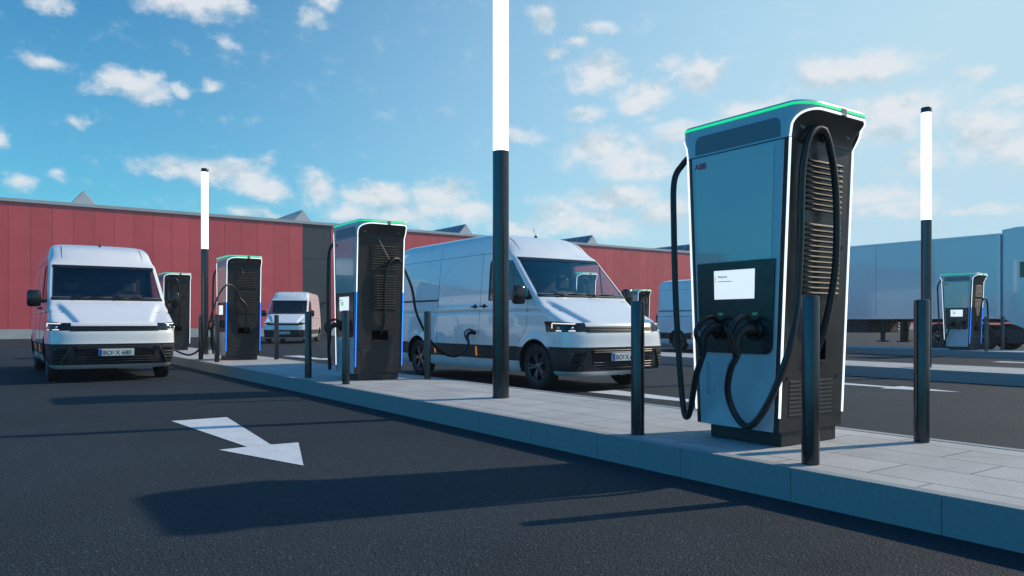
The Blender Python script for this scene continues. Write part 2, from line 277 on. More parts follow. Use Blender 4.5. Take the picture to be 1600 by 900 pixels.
# ------------------------------------------------------------------ helpers
def link(name, me, m, parent=None, smooth=False, loc=None):
    if isinstance(me, bmesh.types.BMesh):
        bm = me; me = bpy.data.meshes.new(name)
        bmesh.ops.recalc_face_normals(bm, faces=bm.faces[:]) if not smooth else None
        bm.to_mesh(me); bm.free()
    me.materials.clear(); me.materials.append(m)
    for p in me.polygons: p.use_smooth = bool(smooth); p.material_index = 0
    o = bpy.data.objects.new(name, me); COL.objects.link(o)
    if parent: o.parent = parent
    if loc: o.location = loc
    return o
def thing(name, label, cat, loc=(0,0,0), rz=0, group=None):
    o = bpy.data.objects.new(name, None); COL.objects.link(o); o.location = loc; o.rotation_euler = (0, 0, rz); o.empty_display_size = .2
    o['label'] = label; o['category'] = cat
    if group: o['group'] = group
    return o
def structure(o): o['kind'] = 'structure'; return o
def box(bm, x0, x1, y0, y1, z0, z1, bev=0):
    r = bmesh.ops.create_cube(bm, size=1); vs = r['verts']
    for v in vs: v.co = Vector(((x0+x1)/2+v.co.x*(x1-x0), (y0+y1)/2+v.co.y*(y1-y0), (z0+z1)/2+v.co.z*(z1-z0)))
    if bev:
        es = set(e for v in vs for e in v.link_edges)
        bmesh.ops.bevel(bm, geom=list(es), offset=bev, segments=2, affect='EDGES', profile=.5)
    return bm
def boxbm(*a, **k): return box(bmesh.new(), *a, **k)
def catmull(pts, n=8):
    P = [Vector(p) for p in pts]; P = [2*P[0]-P[1]]+P+[2*P[-1]-P[-2]]; out = []
    for i in range(1, len(P)-2):
        a, b, c, d = P[i-1:i+3]
        for k in range(n):
            t = k/n
            out.append(.5*((2*b)+(c-a)*t+(2*a-5*b+4*c-d)*t*t+(3*b-a-3*c+d)*t*t*t))
    out.append(P[-2]); return out
def tube(bm, pts, r, seg=10, caps=True, closed=False):
    P = [Vector(p) for p in pts]; n = len(P); rings = []; prev = None
    R = r if isinstance(r, (list, tuple)) else [r]*n
    for i in range(n):
        t = (P[(i+1) % n]-P[i-1]) if closed else (P[min(i+1, n-1)]-P[max(i-1, 0)])
        t.normalize()
        if prev is None:
            up = Vector((0, 0, 1)) if abs(t.z) < .9 else Vector((1, 0, 0)); nrm = t.cross(up).normalized()
        else:
            nrm = (prev-t*prev.dot(t)).normalized()
        prev = nrm; bi = t.cross(nrm)
        rings.append([bm.verts.new(P[i]+(nrm*cos(2*pi*k/seg)+bi*sin(2*pi*k/seg))*R[i]) for k in range(seg)])
    m = n if closed else n-1
    for i in range(m):
        a, b = rings[i], rings[(i+1) % n]
        for k in range(seg): bm.faces.new((a[k], a[(k+1) % seg], b[(k+1) % seg], b[k]))
    if caps and not closed:
        bm.faces.new(rings[0][::-1]); bm.faces.new(rings[-1])
    return bm
def lathe(bm, prof, seg=24, axis='z', cx=0, cy=0, cz=0):
    """prof: (radius, height)"""
    rings = []
    for r, h in prof:
        if r < 1e-6:
            p = (0, 0, h); rings.append([bm.verts.new(p)])
        else: rings.append([bm.verts.new((r*cos(2*pi*k/seg), r*sin(2*pi*k/seg), h)) for k in range(seg)])
    for a, b in zip(rings, rings[1:]):
        if len(a) == 1 and len(b) == 1: continue
        for k in range(seg):
            if len(a) == 1: bm.faces.new((a[0], b[(k+1) % seg], b[k]))
            elif len(b) == 1: bm.faces.new((a[k], a[(k+1) % seg], b[0]))
            else: bm.faces.new((a[k], a[(k+1) % seg], b[(k+1) % seg], b[k]))
    vs = [v for r in rings for v in r]
    for v in vs:
        x, y, z = v.co
        if axis == 'x': v.co = Vector((z, x, y))
        elif axis == 'y': v.co = Vector((x, z, y))
        v.co += Vector((cx, cy, cz))
    return bm
def prism(bm, poly, fn, t):
    """poly in 2D, fn(u,v,d) -> 3D; thickness t"""
    a = [bm.verts.new(fn(u, v, 0)) for u, v in poly]; b = [bm.verts.new(fn(u, v, t)) for u, v in poly]; n = len(poly)
    bm.faces.new(a[::-1]); bm.faces.new(b)
    for i in range(n): bm.faces.new((a[i], a[(i+1) % n], b[(i+1) % n], b[i]))
    return bm
def text_mesh(s, size, bold=0, ext=.0008, space=1):
    cu = bpy.data.curves.new('txt', 'FONT'); cu.body = s; cu.size = size; cu.offset = bold; cu.extrude = ext; cu.space_character = space
    o = bpy.data.objects.new('txt', cu); COL.objects.link(o); dg = bpy.context.evaluated_depsgraph_get()
    me = bpy.data.meshes.new_from_object(o.evaluated_get(dg)); bpy.data.objects.remove(o); return me
def xform(me, M): me.transform(M); return me
def smooth_by_angle(o, ang=35):
    me = o.data
    for p in me.polygons: p.use_smooth = True
    bm = bmesh.new(); bm.from_mesh(me)
    for e in bm.edges:
        if len(e.link_faces) == 2 and e.calc_face_angle(0) > radians(ang): e.smooth = False
    bm.to_mesh(me); bm.free(); return o
def copy_tree(o, parent=None):
    c = o.copy(); COL.objects.link(c); c.parent = parent
    for ch in list(o.children): copy_tree(ch, c)
    return c

# ------------------------------------------------------------------ ground, markings, islands
def ground():
    bm = bmesh.new(); bmesh.ops.create_grid(bm, x_segments=1, y_segments=1, size=900)
    structure(link('asphalt_ground', bm, asphalt))
ground()
def arrow(x, y=0):
    pts = [(-.285, 8.68), (.285, 8.68), (.10, 6.52), (.335, 6.50), (0, 5.43), (-.335, 6.50), (-.10, 6.52)]
    bm = bmesh.new(); vs = [bm.verts.new((x+a, y+b, .004)) for a, b in pts]; f = bm.faces.new(vs); bmesh.ops.triangulate(bm, faces=[f])
    for f in bm.faces:
        if f.normal.z < 0: f.normal_flip()
    structure(link('road_marking', bm, marking))
for x, y in [(1.93, 0), (7.75, 0), (12.05, 0), (22.1, .4), (7.9, 14.6)]: arrow(x, y)

def island(x0, x1, y0, y1):
    H = .2; kw = .085
    bm = bmesh.new()
    # kerb stones .86 m long with narrow joints, on both long sides and both ends
    y = y0 + ((1.85-y0) % .8567)
    ys = [y0]
    while y < y1: ys.append(y); y += .8567
    ys.append(y1)
    for a, b in zip(ys, ys[1:]):
        if b-a < .05: continue
        for xx in (x0, x1-kw): box(bm, xx, xx+kw, a+.0011, b-.0011, -.05, H, bev=.004)
    for yy in (y0, y1-kw): box(bm, x0+kw+.002, x1-kw-.002, yy, yy+kw, -.05, H, bev=.006)
    structure(link('island_kerb', bm, kerb_m))
    bm = bmesh.new(); box(bm, x0+kw+.006, x1-kw-.006, y0+kw+.006, y1-kw-.006, -.05, H-.004)
    structure(link('island_paving', bm, paving))
    bm = bmesh.new(); box(bm, x0+.004, x1-.004, y0+.004, y1-.004, -.05, H-.012)
    structure(link('island_foundation', bm, seam))
island(3.9, 5.75, -8, 29); island(14.0, 15.9, -8, 29); island(24.1, 26.0, -8, 29)

# ------------------------------------------------------------------ charger
ZT = 2.11          # seam under the cap
def half(z): return .36+(.45-.36)*(z-.1)/(ZT-.1)
CH, RF, RB, ZC = .565, .115, .05, 2.353
RX = .21     # cap half length, front/back corner radius, top
XF, XB = -.375, .375
def ease(t): t = max(0, min(1, t)); return t
def zrim_arc(t): return ZT+.02+(2.298-ZT-.02)*(1-(1-t)**2)**.5 if t > 0 else ZT+.02
def cap_perimeter():
    """columns (x, y, zlow) of the near half from front centre to back centre"""
    pts = []
    for k in range(8): pts.append((XF, -(CH-RF)*k/7*1.0, ZT))
    n = 14
    for k in range(1, n+1):
        a = pi/2*k/n; pts.append((XF+RX-RX*cos(a), -(CH-RF)-RF*sin(a), zrim_arc(min(1, k/n))))
    xs = [XF+RX+(XB-RB-XF-RX)*k/5 for k in range(1, 6)]
    for x in xs: pts.append((x, -CH, 2.298))
    for k in range(1, 5):
        a = pi/2*k/4; pts.append((XB-RB+RB*sin(a), -CH+RB-RB*cos(a), 2.298-.012*k))
    y0, y1 = -CH+RB, -.45
    for k in range(1, 8):
        t = k/7; pts.append((XB, y0+(y1-y0)*t, 2.250-(2.250-ZT)*(t**.6)))
    for k in range(1, 7): pts.append((XB, -.45*(1-k/6), ZT))
    return pts
_HP = cap_perimeter()
def full_perimeter():
    far = [(x, -y, z) for x, y, z in _HP][::-1]
    return _HP[:-1]+far[:-1]
def rim_points():
    """rim of the near end: front corner bottom of the cap up, over and down the back"""
    i0 = 7; i1 = len(_HP)-6
    return [Vector(p) for p in _HP[i0:i1]]
CMESH = {}
def cached(key, fn):
    if key not in CMESH:
        CMESH[key] = fn()
    return CMESH[key]
def cpart(name, key, bmfn, m, parent, smooth=False, ang=None):
    first = key not in CMESH
    if first:
        bm = bmfn(); me = bpy.data.meshes.new(name)
        if not smooth: bmesh.ops.recalc_face_normals(bm, faces=bm.faces[:])
        bm.to_mesh(me); bm.free(); me.materials.append(m)
        for p in me.polygons: p.use_smooth = bool(smooth)
        CMESH[key] = me
    o = bpy.data.objects.new(name, CMESH[key]); COL.objects.link(o); o.parent = parent
    if first and ang: smooth_by_angle(o, ang)
    return o
def b_cap():
    bm = bmesh.new(); per = full_perimeter(); n = len(per); R = 6; grid = []
    for x, y, z in per:
        col = []
        for k in range(R+1):
            zz = z+(ZC-.012-z)*k/R; col.append(bm.verts.new((x, y, zz)))
        grid.append(col)
    for i in range(n):
        a, b = grid[i], grid[(i+1) % n]
        for k in range(R): bm.faces.new((a[k], b[k], b[k+1], a[k+1]))
    top = []
    for (x, y, z) in per: top.append(bm.verts.new((x*.975, y*.985, ZC)))
    for i in range(n): bm.faces.new((grid[i][R], grid[(i+1) % n][R], top[(i+1) % n], top[i]))
    bm.faces.new(top)
    return bm
def b_liner():
    bm = bmesh.new()
    for s in (1, -1):
        rim = rim_points(); rows = []
        for t in (1, .93, .84, .72, .58, .42, .25, .1, 0):
            row = []
            for p in rim:
                y = -.452+(p.y+.452)*t**1.8; f = .985-.012*(1-t)
                row.append(bm.verts.new((p.x*f, s*y, ZT-.008+(p.z-ZT+.008)*t)))
            rows.append(row)
        for a, b in zip(rows, rows[1:]):
            for k in range(len(a)-1): bm.faces.new((a[k], a[k+1], b[k+1], b[k]))
    box(bm, XF*.93, XB*.93, -.445, .445, ZT-.01, 2.24)
    return bm
def b_housing():
    bm = bmesh.new(); x0, x1 = XF+.004, XB-.004
    r = bmesh.ops.create_cube(bm, size=1)['verts']
    for v in r:
        z = .1 if v.co.z < 0 else ZT-.004; h = half(z)-.002; v.co = Vector((x0 if v.co.x < 0 else x1, -h if v.co.y < 0 else h, z))
    return bm
def tp(y, z):  # tapered coordinate: y as fraction of half width
    return y*half(z)
def b_front(s):
    def f():
        bm = bmesh.new(); x0 = s*.372; x1 = s*.381
        m0 = .045
        vs = []
        for x in (x0, x1):
            vs.append([bm.verts.new((x, (-half(z)+m0) if q < 0 else (half(z)-m0), z)) for q, z in ((-1, .1), (1, .1), (1, ZT-.008), (-1, ZT-.008))])
        a, b = vs; bm.faces.new(a); bm.faces.new(b[::-1])
        for i in range(4): bm.faces.new((a[i], b[i], b[(i+1) % 4], a[(i+1) % 4]))
        bmesh.ops.recalc_face_normals(bm, faces=bm.faces[:])
        return bm
    return f
def fr(s, d):   # map (y,z) to front plane, s side, d offset outwards
    return lambda u, v, t: Vector((s*(.381+d+t), u, v))
def rrect(y0, y1, z0, z1, r, corners=(1, 1, 1, 1), n=5, taper=True):
    out = []
    C = [(y0, z0, 1, 1, pi, corners[0]), (y1, z0, -1, 1, 1.5*pi, corners[1]), (y1, z1, -1, -1, 0, corners[2]), (y0, z1, 1, -1, .5*pi, corners[3])]
    for y, z, sy, sz, a0, c in C:
        if not c: out.append((y, z)); continue
        for k in range(n+1):
            a = a0+pi/2*k/n; out.append((y+sy*r+r*cos(a), z+sz*r+r*sin(a)))
    if taper: out = [(y*half(z)/.405, z) for y, z in out]
    return out
def endp(s, x, z, d):   # a point on the end face, s=-1 near, d outward
    return Vector((x, s*(half(z)-.002+d), z))
def b_louvers(s, x0, x1, z0, z1, n, dz=.012, dd=.015):
    def f():
        bm = bmesh.new()
        for k in range(n):
            z = z0+(z1-z0)*(k+.5)/n
            a = [endp(s, x0, z+dz/2, .001), endp(s, x1, z+dz/2, .001), endp(s, x1, z-dz*.45, dd), endp(s, x0, z-dz*.45, dd)]
            b = [p+Vector((0, -s*.006, -.005)) for p in a]
            A = [bm.verts.new(p) for p in a]; B = [bm.verts.new(p) for p in b]
            bm.faces.new(A); bm.faces.new(B[::-1])
            for i in range(4): bm.faces.new((A[i], B[i], B[(i+1) % 4], A[(i+1) % 4]))
        return bm
    return f
def b_endplate(s, x0, x1, z0, z1, d0, d1):
    def f():
        bm = bmesh.new()
        a = [endp(s, x, z, d0) for x, z in ((x0, z0), (x1, z0), (x1, z1), (x0, z1))]; b = [endp(s, x, z, d1) for x, z in ((x0, z0), (x1, z0), (x1, z1), (x0, z1))]
        A = [bm.verts.new(p) for p in a]; B = [bm.verts.new(p) for p in b]
        bm.faces.new(A); bm.faces.new(B[::-1])
        for i in range(4): bm.faces.new((A[i], B[i], B[(i+1) % 4], A[(i+1) % 4]))
        return bm
    return f
def led_line(s, sx, z0, z1):
    def f():
        bm = bmesh.new(); x = sx*.374; w = .0058
        for (za, zb) in [(z0, z1)]:
            a = Vector((x, s*(half(za)+.001), za)); b = Vector((x, s*(half(zb)+.001), zb))
            vs = []
            for p in (a, b):
                vs.append([bm.verts.new(p+Vector((dx*w, dy*w, 0))) for dx, dy in ((-1, -1), (1, -1), (1, 1), (-1, 1))])
            bm.faces.new(vs[0]); bm.faces.new(vs[1][::-1])
            for i in range(4): bm.faces.new((vs[0][i], vs[1][i], vs[1][(i+1) % 4], vs[0][(i+1) % 4]))
        return bm
    return f
def b_rim(s):
    def f():
        bm = bmesh.new(); pts = [Vector((p.x*1.0, s*p.y, p.z)) for p in rim_points()]
        pts = [Vector((-.374, -s*.45*1.0, ZT-.006))]*0+pts
        tube(bm, pts, .0072, 8); return bm
    return f
def b_band(i0f, i1f):
    def f():
        bm = bmesh.new(); per = full_perimeter()
        n = len(per)
        c = Vector((0, 0, 0))
        idx = list(range(n))
        ring = []
        for i in idx:
            x, y, z = per[i]; d = Vector((x, y, 0))
            # outward normal from neighbours
            p0 = Vector(per[i-1]); p1 = Vector(per[(i+1) % n]); t = (p1-p0); t.z = 0; t.normalize(); nr = Vector((t.y, -t.x, 0))
            if nr.dot(Vector((x, y, 0))) < 0: nr = -nr
            ring.append([bm.verts.new(Vector((x, y, zz))+nr*o) for o, zz in ((.0006, 2.320), (.0035, 2.320), (.0035, 2.338), (.0006, 2.338))])
        for i in range(n):
            a, b = ring[i], ring[(i+1) % n]
            for k in range(4): bm.faces.new((a[k], b[k], b[(k+1) % 4], a[(k+1) % 4]))
        return bm
    return f
def connector(bm, y, side=-1):
    """a fast-charge plug parked in its holster on the front face"""
    x = -.381
    path = catmull([(x+.02, y, .80), (x-.06, y, .815), (x-.135, y+.01, .805), (x-.180, y+.02, .75), (x-.19, y+.02, .68), (x-.185, y+.02, .62)], 5)
    n = len(path); tube(bm, path, [.049-.020*min(1, i/(n*.6)) for i in range(n)], 12)
    # closed hand guard
    g = catmull([(x-.02, y, .845), (x-.10, y+.004, .895), (x-.205, y+.015, .865), (x-.258, y+.02, .785), (x-.210, y+.02, .68)], 5)
    tube(bm, g, .017, 8)
    return bm
def charger(loc, label, near='white', cables=None, group=None, detail=True, screen_icon=False, far_cable=True, plugs=(.12, -.18), near_cable='front'):
    t = thing('charging_station', label, 'charging station', loc, 0, group)
    P = lambda n, k, f, m, par=None, sm=False, ang=None: cpart(n, k, f, m, par or t, sm, ang)
    P('plinth', 'plinth', lambda: boxbm(-.325, .325, -.345, .27, 0, .1, bev=.004), chg_body)
    h = P('housing', 'housing', b_housing, chg_body)
    # front (user side)
    fp = P('front_panel', 'front1', b_front(-1), chg_panel)
    P('display_glass', 'dglass', lambda: prism(bmesh.new(), rrect(-.30, .335, 1.30, 2.085, .01, taper=True), fr(-1, .0005), .004), chg_glass, fp)
    up = P('user_panel', 'upanel', lambda: prism(bmesh.new(), rrect(-.335, .335, .635, 1.295, .06, corners=(1, 1, 0, 0)), fr(-1, .001), .012), chg_user, fp)
    P('screen', 'screen', lambda: prism(bmesh.new(), [(-.175, 1.025), (.175, 1.025), (.18, 1.235), (-.18, 1.235)], fr(-1, .0125), .003), screen_m, up)
    for y in (.12, -.18):
        P('holster', 'holster%s' % y, lambda y=y: lathe(bmesh.new(), [(.072, -.012), (.078, .006), (.066, .010), (.058, -.004), (0, -.006)], 28, 'x', -.400, y, .80), chg_black, up, True)
        P('status_icon', 'icon%s' % y, lambda y=y: prism(bmesh.new(), [(y-.016, .908), (y+.016, .908), (y+.024, .926), (y-.024, .926)], fr(-1, .0125), .002), icon_g, up)
    if detail:
        me = cached('logo', lambda: xform(text_mesh('ABB', .062, .0018), Matrix.Translation((-.3865, .372, 2.012)) @ Matrix(((0, 0, -1, 0), (-1, 0, 0, 0), (0, 1, 0, 0), (0, 0, 0, 1)))))
        link('logo_lettering', me, logo_red, fp)
        me = cached('scr1', lambda: xform(text_mesh('Welcome', .021, .0002), Matrix.Translation((-.3975, .143, 1.182)) @ Matrix(((0, 0, -1, 0), (-1, 0, 0, 0), (0, 1, 0, 0), (0, 0, 0, 1)))))
        link('screen_heading', me, screen_t, up)
        def dash():
            bm = bmesh.new(); y = .143
            for w in (.012, .016, .010, .02, .014, .018, .012): box(bm, -.3985, -.397, y-w, y, 1.152, 1.157); y -= w+.004
            return bm
        P('screen_line', 'dash', dash, screen_t, up)
        P('screen_mark', 'ymark', lambda: boxbm(-.3985, -.397, .158, .168, 1.15, 1.195), screen_y, up)
        P('panel_handle', 'phand', lambda: tube(bmesh.new(), catmull([(-.3815, .243, .33), (-.3815, .252, .34), (-.3815, .258, .54), (-.3815, .248, .55), (-.3815, .236, .54), (-.3815, .230, .34), (-.3815, .24, .33)], 4), .0022, 6), chg_vent, fp)
    if screen_icon:
        P('screen_icon', 'sicon', lambda: boxbm(-.3995, -.397, .03, .10, 1.105, 1.15), mat('screen_green', (.05, .6, .15), .4, emit=(.03, .55, .10), est=.9), up)
    bp_ = P('back_panel', 'front2', b_front(1), chg_panel)
    P('display_glass', 'dglass2', lambda: prism(bmesh.new(), rrect(-.335, .30, 1.30, 2.085, .01), fr(1, .0005), .004), chg_glass, bp_)
    # end faces
    for s in (-1, 1):
        k = str(s)
        P('vent_recess', 'vr1'+k, b_endplate(s, -.17, .26, 1.02, 2.03, -.004, .0015), chg_black, h)
        P('vent_slats', 'lv1'+k, b_louvers(s, -.165, .255, 1.63, 2.00, 10, .016), chg_slat, h)
        P('vent_slats', 'lv2'+k, b_louvers(s, -.165, .255, 1.05, 1.56, 14, .016), chg_slat, h)
        P('end_seam', 'es1'+k, b_endplate(s, -.365, .365, .770, .7745, 0, .001), chg_slat, h)
        P('end_seam', 'es2'+k, b_endplate(s, -.365, .365, .535, .5395, 0, .001), chg_slat, h)
        P('lower_vent', 'lv3'+k, b_louvers(s, -.27, .24, .20, .46, 9, .020, .005), chg_body, h)
        P('cable_outlet', 'hole'+k, b_endplate(s, -.12, .14, .585, .735, -.002, .0012), hole_m, h)  # flat plate on the end face, the hole's shade put into its colour
        P('outlet_lip', 'lip'+k, b_endplate(s, -.115, .135, .575, .59, .001, .018), chg_slat, h)
        for x, z in ((-.30, .47), (.30, .47), (.30, 1.40)):
            P('lock', 'lock%s%s%s' % (k, x, z), lambda x=x, z=z: lathe(bmesh.new(), [(.011, 0), (.011, .004), (0, .004)] if s > 0 else [(.011, 0), (.011, -.004), (0, -.004)], 12, 'y', x, s*(half(z)), z), chg_black, h)
    cap = P('canopy', 'cap', b_cap, chg_panel, None, True, 40)
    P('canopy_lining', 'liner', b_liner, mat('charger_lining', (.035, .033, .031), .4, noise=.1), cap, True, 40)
    P('cap_seam', 'cseam', lambda: prism(bmesh.new(), [(-.44, ZT-.006), (.44, ZT-.006), (.44, ZT+.001), (-.44, ZT+.001)], lambda u, v, d: Vector((-.3745-d, u, v)), .0035), seam, cap)
    P('cap_vent', 'cvent', lambda: prism(bmesh.new(), rrect(-.375, .375, 2.125, 2.262, .05, corners=(0, 0, 1, 1), taper=False), lambda u, v, d: Vector((-.3755-d, u, v)), .002), chg_vent, cap)
    P('light_band', 'band', b_band(0, 1), led_g, cap)
    P('sensor', 'sensor', lambda: boxbm(.04, .10, -.572, -.560, 2.290, 2.342, bev=.002), chg_vent, cap)
    P('sensor', 'sensor2', lambda: boxbm(.04, .10, .560, .572, 2.290, 2.342, bev=.002), chg_vent, cap)
    for s in (-1, 1):
        P('rim_light', 'rim%s' % s, b_rim(s), led_w, cap, True)
        for sx in (-1, 1):
            if s == -1 and near == 'blue':
                P('light_strip', 'ledu%s%s' % (s, sx), led_line(s, sx, 1.30, ZT-.006), led_w)
                P('light_strip', 'ledl%s%s' % (s, sx), led_line(s, sx, .20, 1.298), led_b)
            else:
                P('light_strip', 'led%s%s' % (s, sx), led_line(s, sx, .20, ZT-.006), led_w)
        # hook under the canopy; service ports in its corners
        for xx in (-.27, .27): P('port', 'port%s%s' % (s, xx), lambda s=s, xx=xx: lathe(bmesh.new(), [(.028, 0), (.028, s*.008), (.018, s*.010), (.014, s*.004), (0, s*.004)], 16, 'y', xx, s*.470, 2.20), chg_vent, cap)
        # 
        if s > 0 or near != 'blue' : P('cable_hook', 'hook%s' % s, lambda s=s: tube(bmesh.new(), catmull([(-.24, s*.43, 2.10), (-.20, s*.48, 2.155), (-.13, s*.50, 2.185), (-.06, s*.50, 2.175), (-.0, s*.43, 2.13)], 5), .030, 10), chg_vent if 0 else chg_body, None, True)
    return t
def cable(parent, pts, r=.024, n=8, name='cable'):
    bm = bmesh.new(); tube(bm, catmull(pts, n), r, 10)
    return link(name, bm, cable_m, parent, True)
def plug(parent, y):
    return link('connector', connector(bmesh.new(), y), cable_m, parent, True)
def far_cable(t):
    """cable from the far end hook, hanging at the front corner, up to the far connector"""
    plug(t, .12)
    cable(t, [(-.02, .36, .66), (.0, .44, .95), (-.02, .50, 1.7), (-.10, .52, 2.10), (-.22, .54, 2.17), (-.33, .55, 2.09), (-.41, .56, 1.95), (-.44, .535, 1.6), (-.455, .50, 1.0), (-.46, .45, .45), (-.465, .41, .19), (-.475, .37, .145), (-.49, .32, .22), (-.55, .22, .45), (-.566, .14, .62)])
def near_cable(t):
    plug(t, -.18)
    cable(t, [(.06, -.36, .64), (.08, -.42, .85), (.09, -.49, 1.25), (.075, -.505, 1.75), (-.02, -.51, 2.10), (-.13, -.51, 2.19), (-.245, -.50, 2.10), (-.285, -.48, 1.85), (-.29, -.47, 1.40), (-.32, -.46, .95), (-.40, -.44, .62), (-.455, -.33, .30), (-.465, -.19, .135), (-.475, -.08, .20), (-.50, -.03, .36), (-.56, -.10, .52), (-.566, -.16, .62)])

def wall_cable(t, pts): return cable(t, pts, r=.022)

C0, DC = 3.54, 7.17
GX = 4.825
CG = 'charging stations along the islands'
c1 = charger((GX, C0, .2), 'nearest and largest charging station, with white edge lights, screen and two parked plugs', cables=None, group=CG)
far_cable(c1); near_cable(c1)
c2 = charger((GX, C0+DC, .2), 'blue-lit charging station in the middle, cable plugged into the van behind the light pole', near='blue', group=CG, screen_icon=True)
far_cable(c2)
c3 = charger((GX, C0+2*DC, .2), 'blue-lit charging station right of the left light pole, cable arching to the left', near='blue', group=CG, screen_icon=True)
far_cable(c3)
c4 = charger((GX, C0+3*DC, .2), 'dark charging station with white edge lights partly hidden behind the left white van', group=CG, detail=False)
c5 = charger((25.0, 11.22, .2), 'small charging station with blue edge lights standing in front of the white truck', near='blue', group=CG, screen_icon=True)
far_cable(c5); plug(c5, -.18)
c6 = charger((25.025, 25.55, .2), 'distant charging station just behind the bonnet of the charging van, top only showing', group=CG, detail=False)
c7 = charger((14.95, C0+2*DC, .2), 'distant charging station seen through the windscreen of the charging van', group=CG, detail=False)
for t in (c4, c6, c7):
    cable(t, [(.05, -.36, .64), (.07, -.44, .9), (.08, -.49, 1.5), (.0, -.51, 2.08), (-.13, -.51, 2.17), (-.25, -.5, 2.05), (-.29, -.47, 1.4), (-.33, -.44, .9), (-.46, -.25, .35), (-.53, -.1, .4), (-.566, -.16, .62)])
    plug(t, -.18)
# end cable of charger 5: hangs on the back side of the near end
cable(c5, [(.02, -.36, .65), (.05, -.46, 1.0), (.10, -.52, 1.5), (.22, -.55, 1.58), (.36, -.55, 1.45), (.46, -.53, 1.0), (.50, -.5, .55), (.44, -.47, .25), (.25, -.46, .12)])

# ------------------------------------------------------------------ bollards and poles
def bollard(x, y, label):
    me = cached('bollard', lambda: _m(lathe(bmesh.new(), [(0, 0), (.052, 0), (.052, 1.005), (.049, 1.016), (.043, 1.02), (0, 1.02)], 28)))
    o = bpy.data.objects.new('bollard', me); COL.objects.link(o); o.location = (x, y, .2); o['label'] = label; o['category'] = 'bollard'; o['group'] = 'black round bollards around the charging stations'
    if not me.materials: me.materials.append(post_m); smooth_by_angle(o)
    return o
def _m(bm):
    bmesh.ops.recalc_face_normals(bm, faces=bm.faces[:])
    me = bpy.data.meshes.new('bollard'); bm.to_mesh(me); bm.free(); return me
BX0, BX1 = 4.12, 5.53
bollard(BX0, 2.72, 'black bollard just in front of the nearest charging station, lowest in the picture')
bollard(BX0, 4.20, 'black bollard between the nearest charging station and the front of the charging van')
bollard(BX1, 2.76, 'black bollard on the island edge right of the nearest charging station')
bollard(BX0, 9.90, 'black bollard directly in front of the screen of the blue-lit middle charging station')
bollard(BX0, 11.38, 'black bollard left of the middle charging station beside its hanging cable loop')
bollard(BX1, 10.14, 'black bollard between the middle charging station and the side of the charging van')
bollard(BX0, 16.95, 'black bollard on the kerb side at the front left corner of the third charging station')
bollard(BX0, 18.42, 'black bollard at the left light pole, just left of the third charging station')
bollard(BX1, 17.35, 'black bollard right of the third charging station in front of the distant van')
bollard(BX1, 24.6, 'farthest black bollard on the near island, behind the left light pole')
bollard(24.3, 10.25, 'distant bollard in front of the small charging station by the truck')
bollard(25.75, 10.4, 'distant bollard right of the small charging station, against the truck')

def pole(x, y, label):
    t = thing('light_pole', label, 'light pole', (x, y, .2), 0, 'tall light poles with a glowing upper tube')
    cpart('post', 'p_post', lambda: lathe(bmesh.new(), [(0, 0), (.093, 0), (.093, 2.80), (0, 2.80)], 32), post_m, t, False, 40)
    cpart('light_tube', 'p_tube', lambda: lathe(bmesh.new(), [(0, 2.802), (.088, 2.802), (.088, 4.84), (0, 4.84)], 32), tube_lit, t, False, 40)
    cpart('cap', 'p_cap', lambda: lathe(bmesh.new(), [(0, 4.842), (.093, 4.842), (.093, 4.93), (.088, 4.94), (0, 4.94)], 32), post_m, t, False, 40)
    cpart('base_ring', 'p_ring', lambda: lathe(bmesh.new(), [(0, 0), (.098, 0), (.098, .006), (.094, .010), (0, .010)], 32), seam, t, False, 40)
pole(4.83, 7.12, 'tall nearest light pole in the centre, glowing tube running out of the picture')
pole(4.83, 21.15, 'light pole standing between the left van and the third charging station')
pole(14.72, 7.26, 'light pole on the second island at right, against the truck trailer')

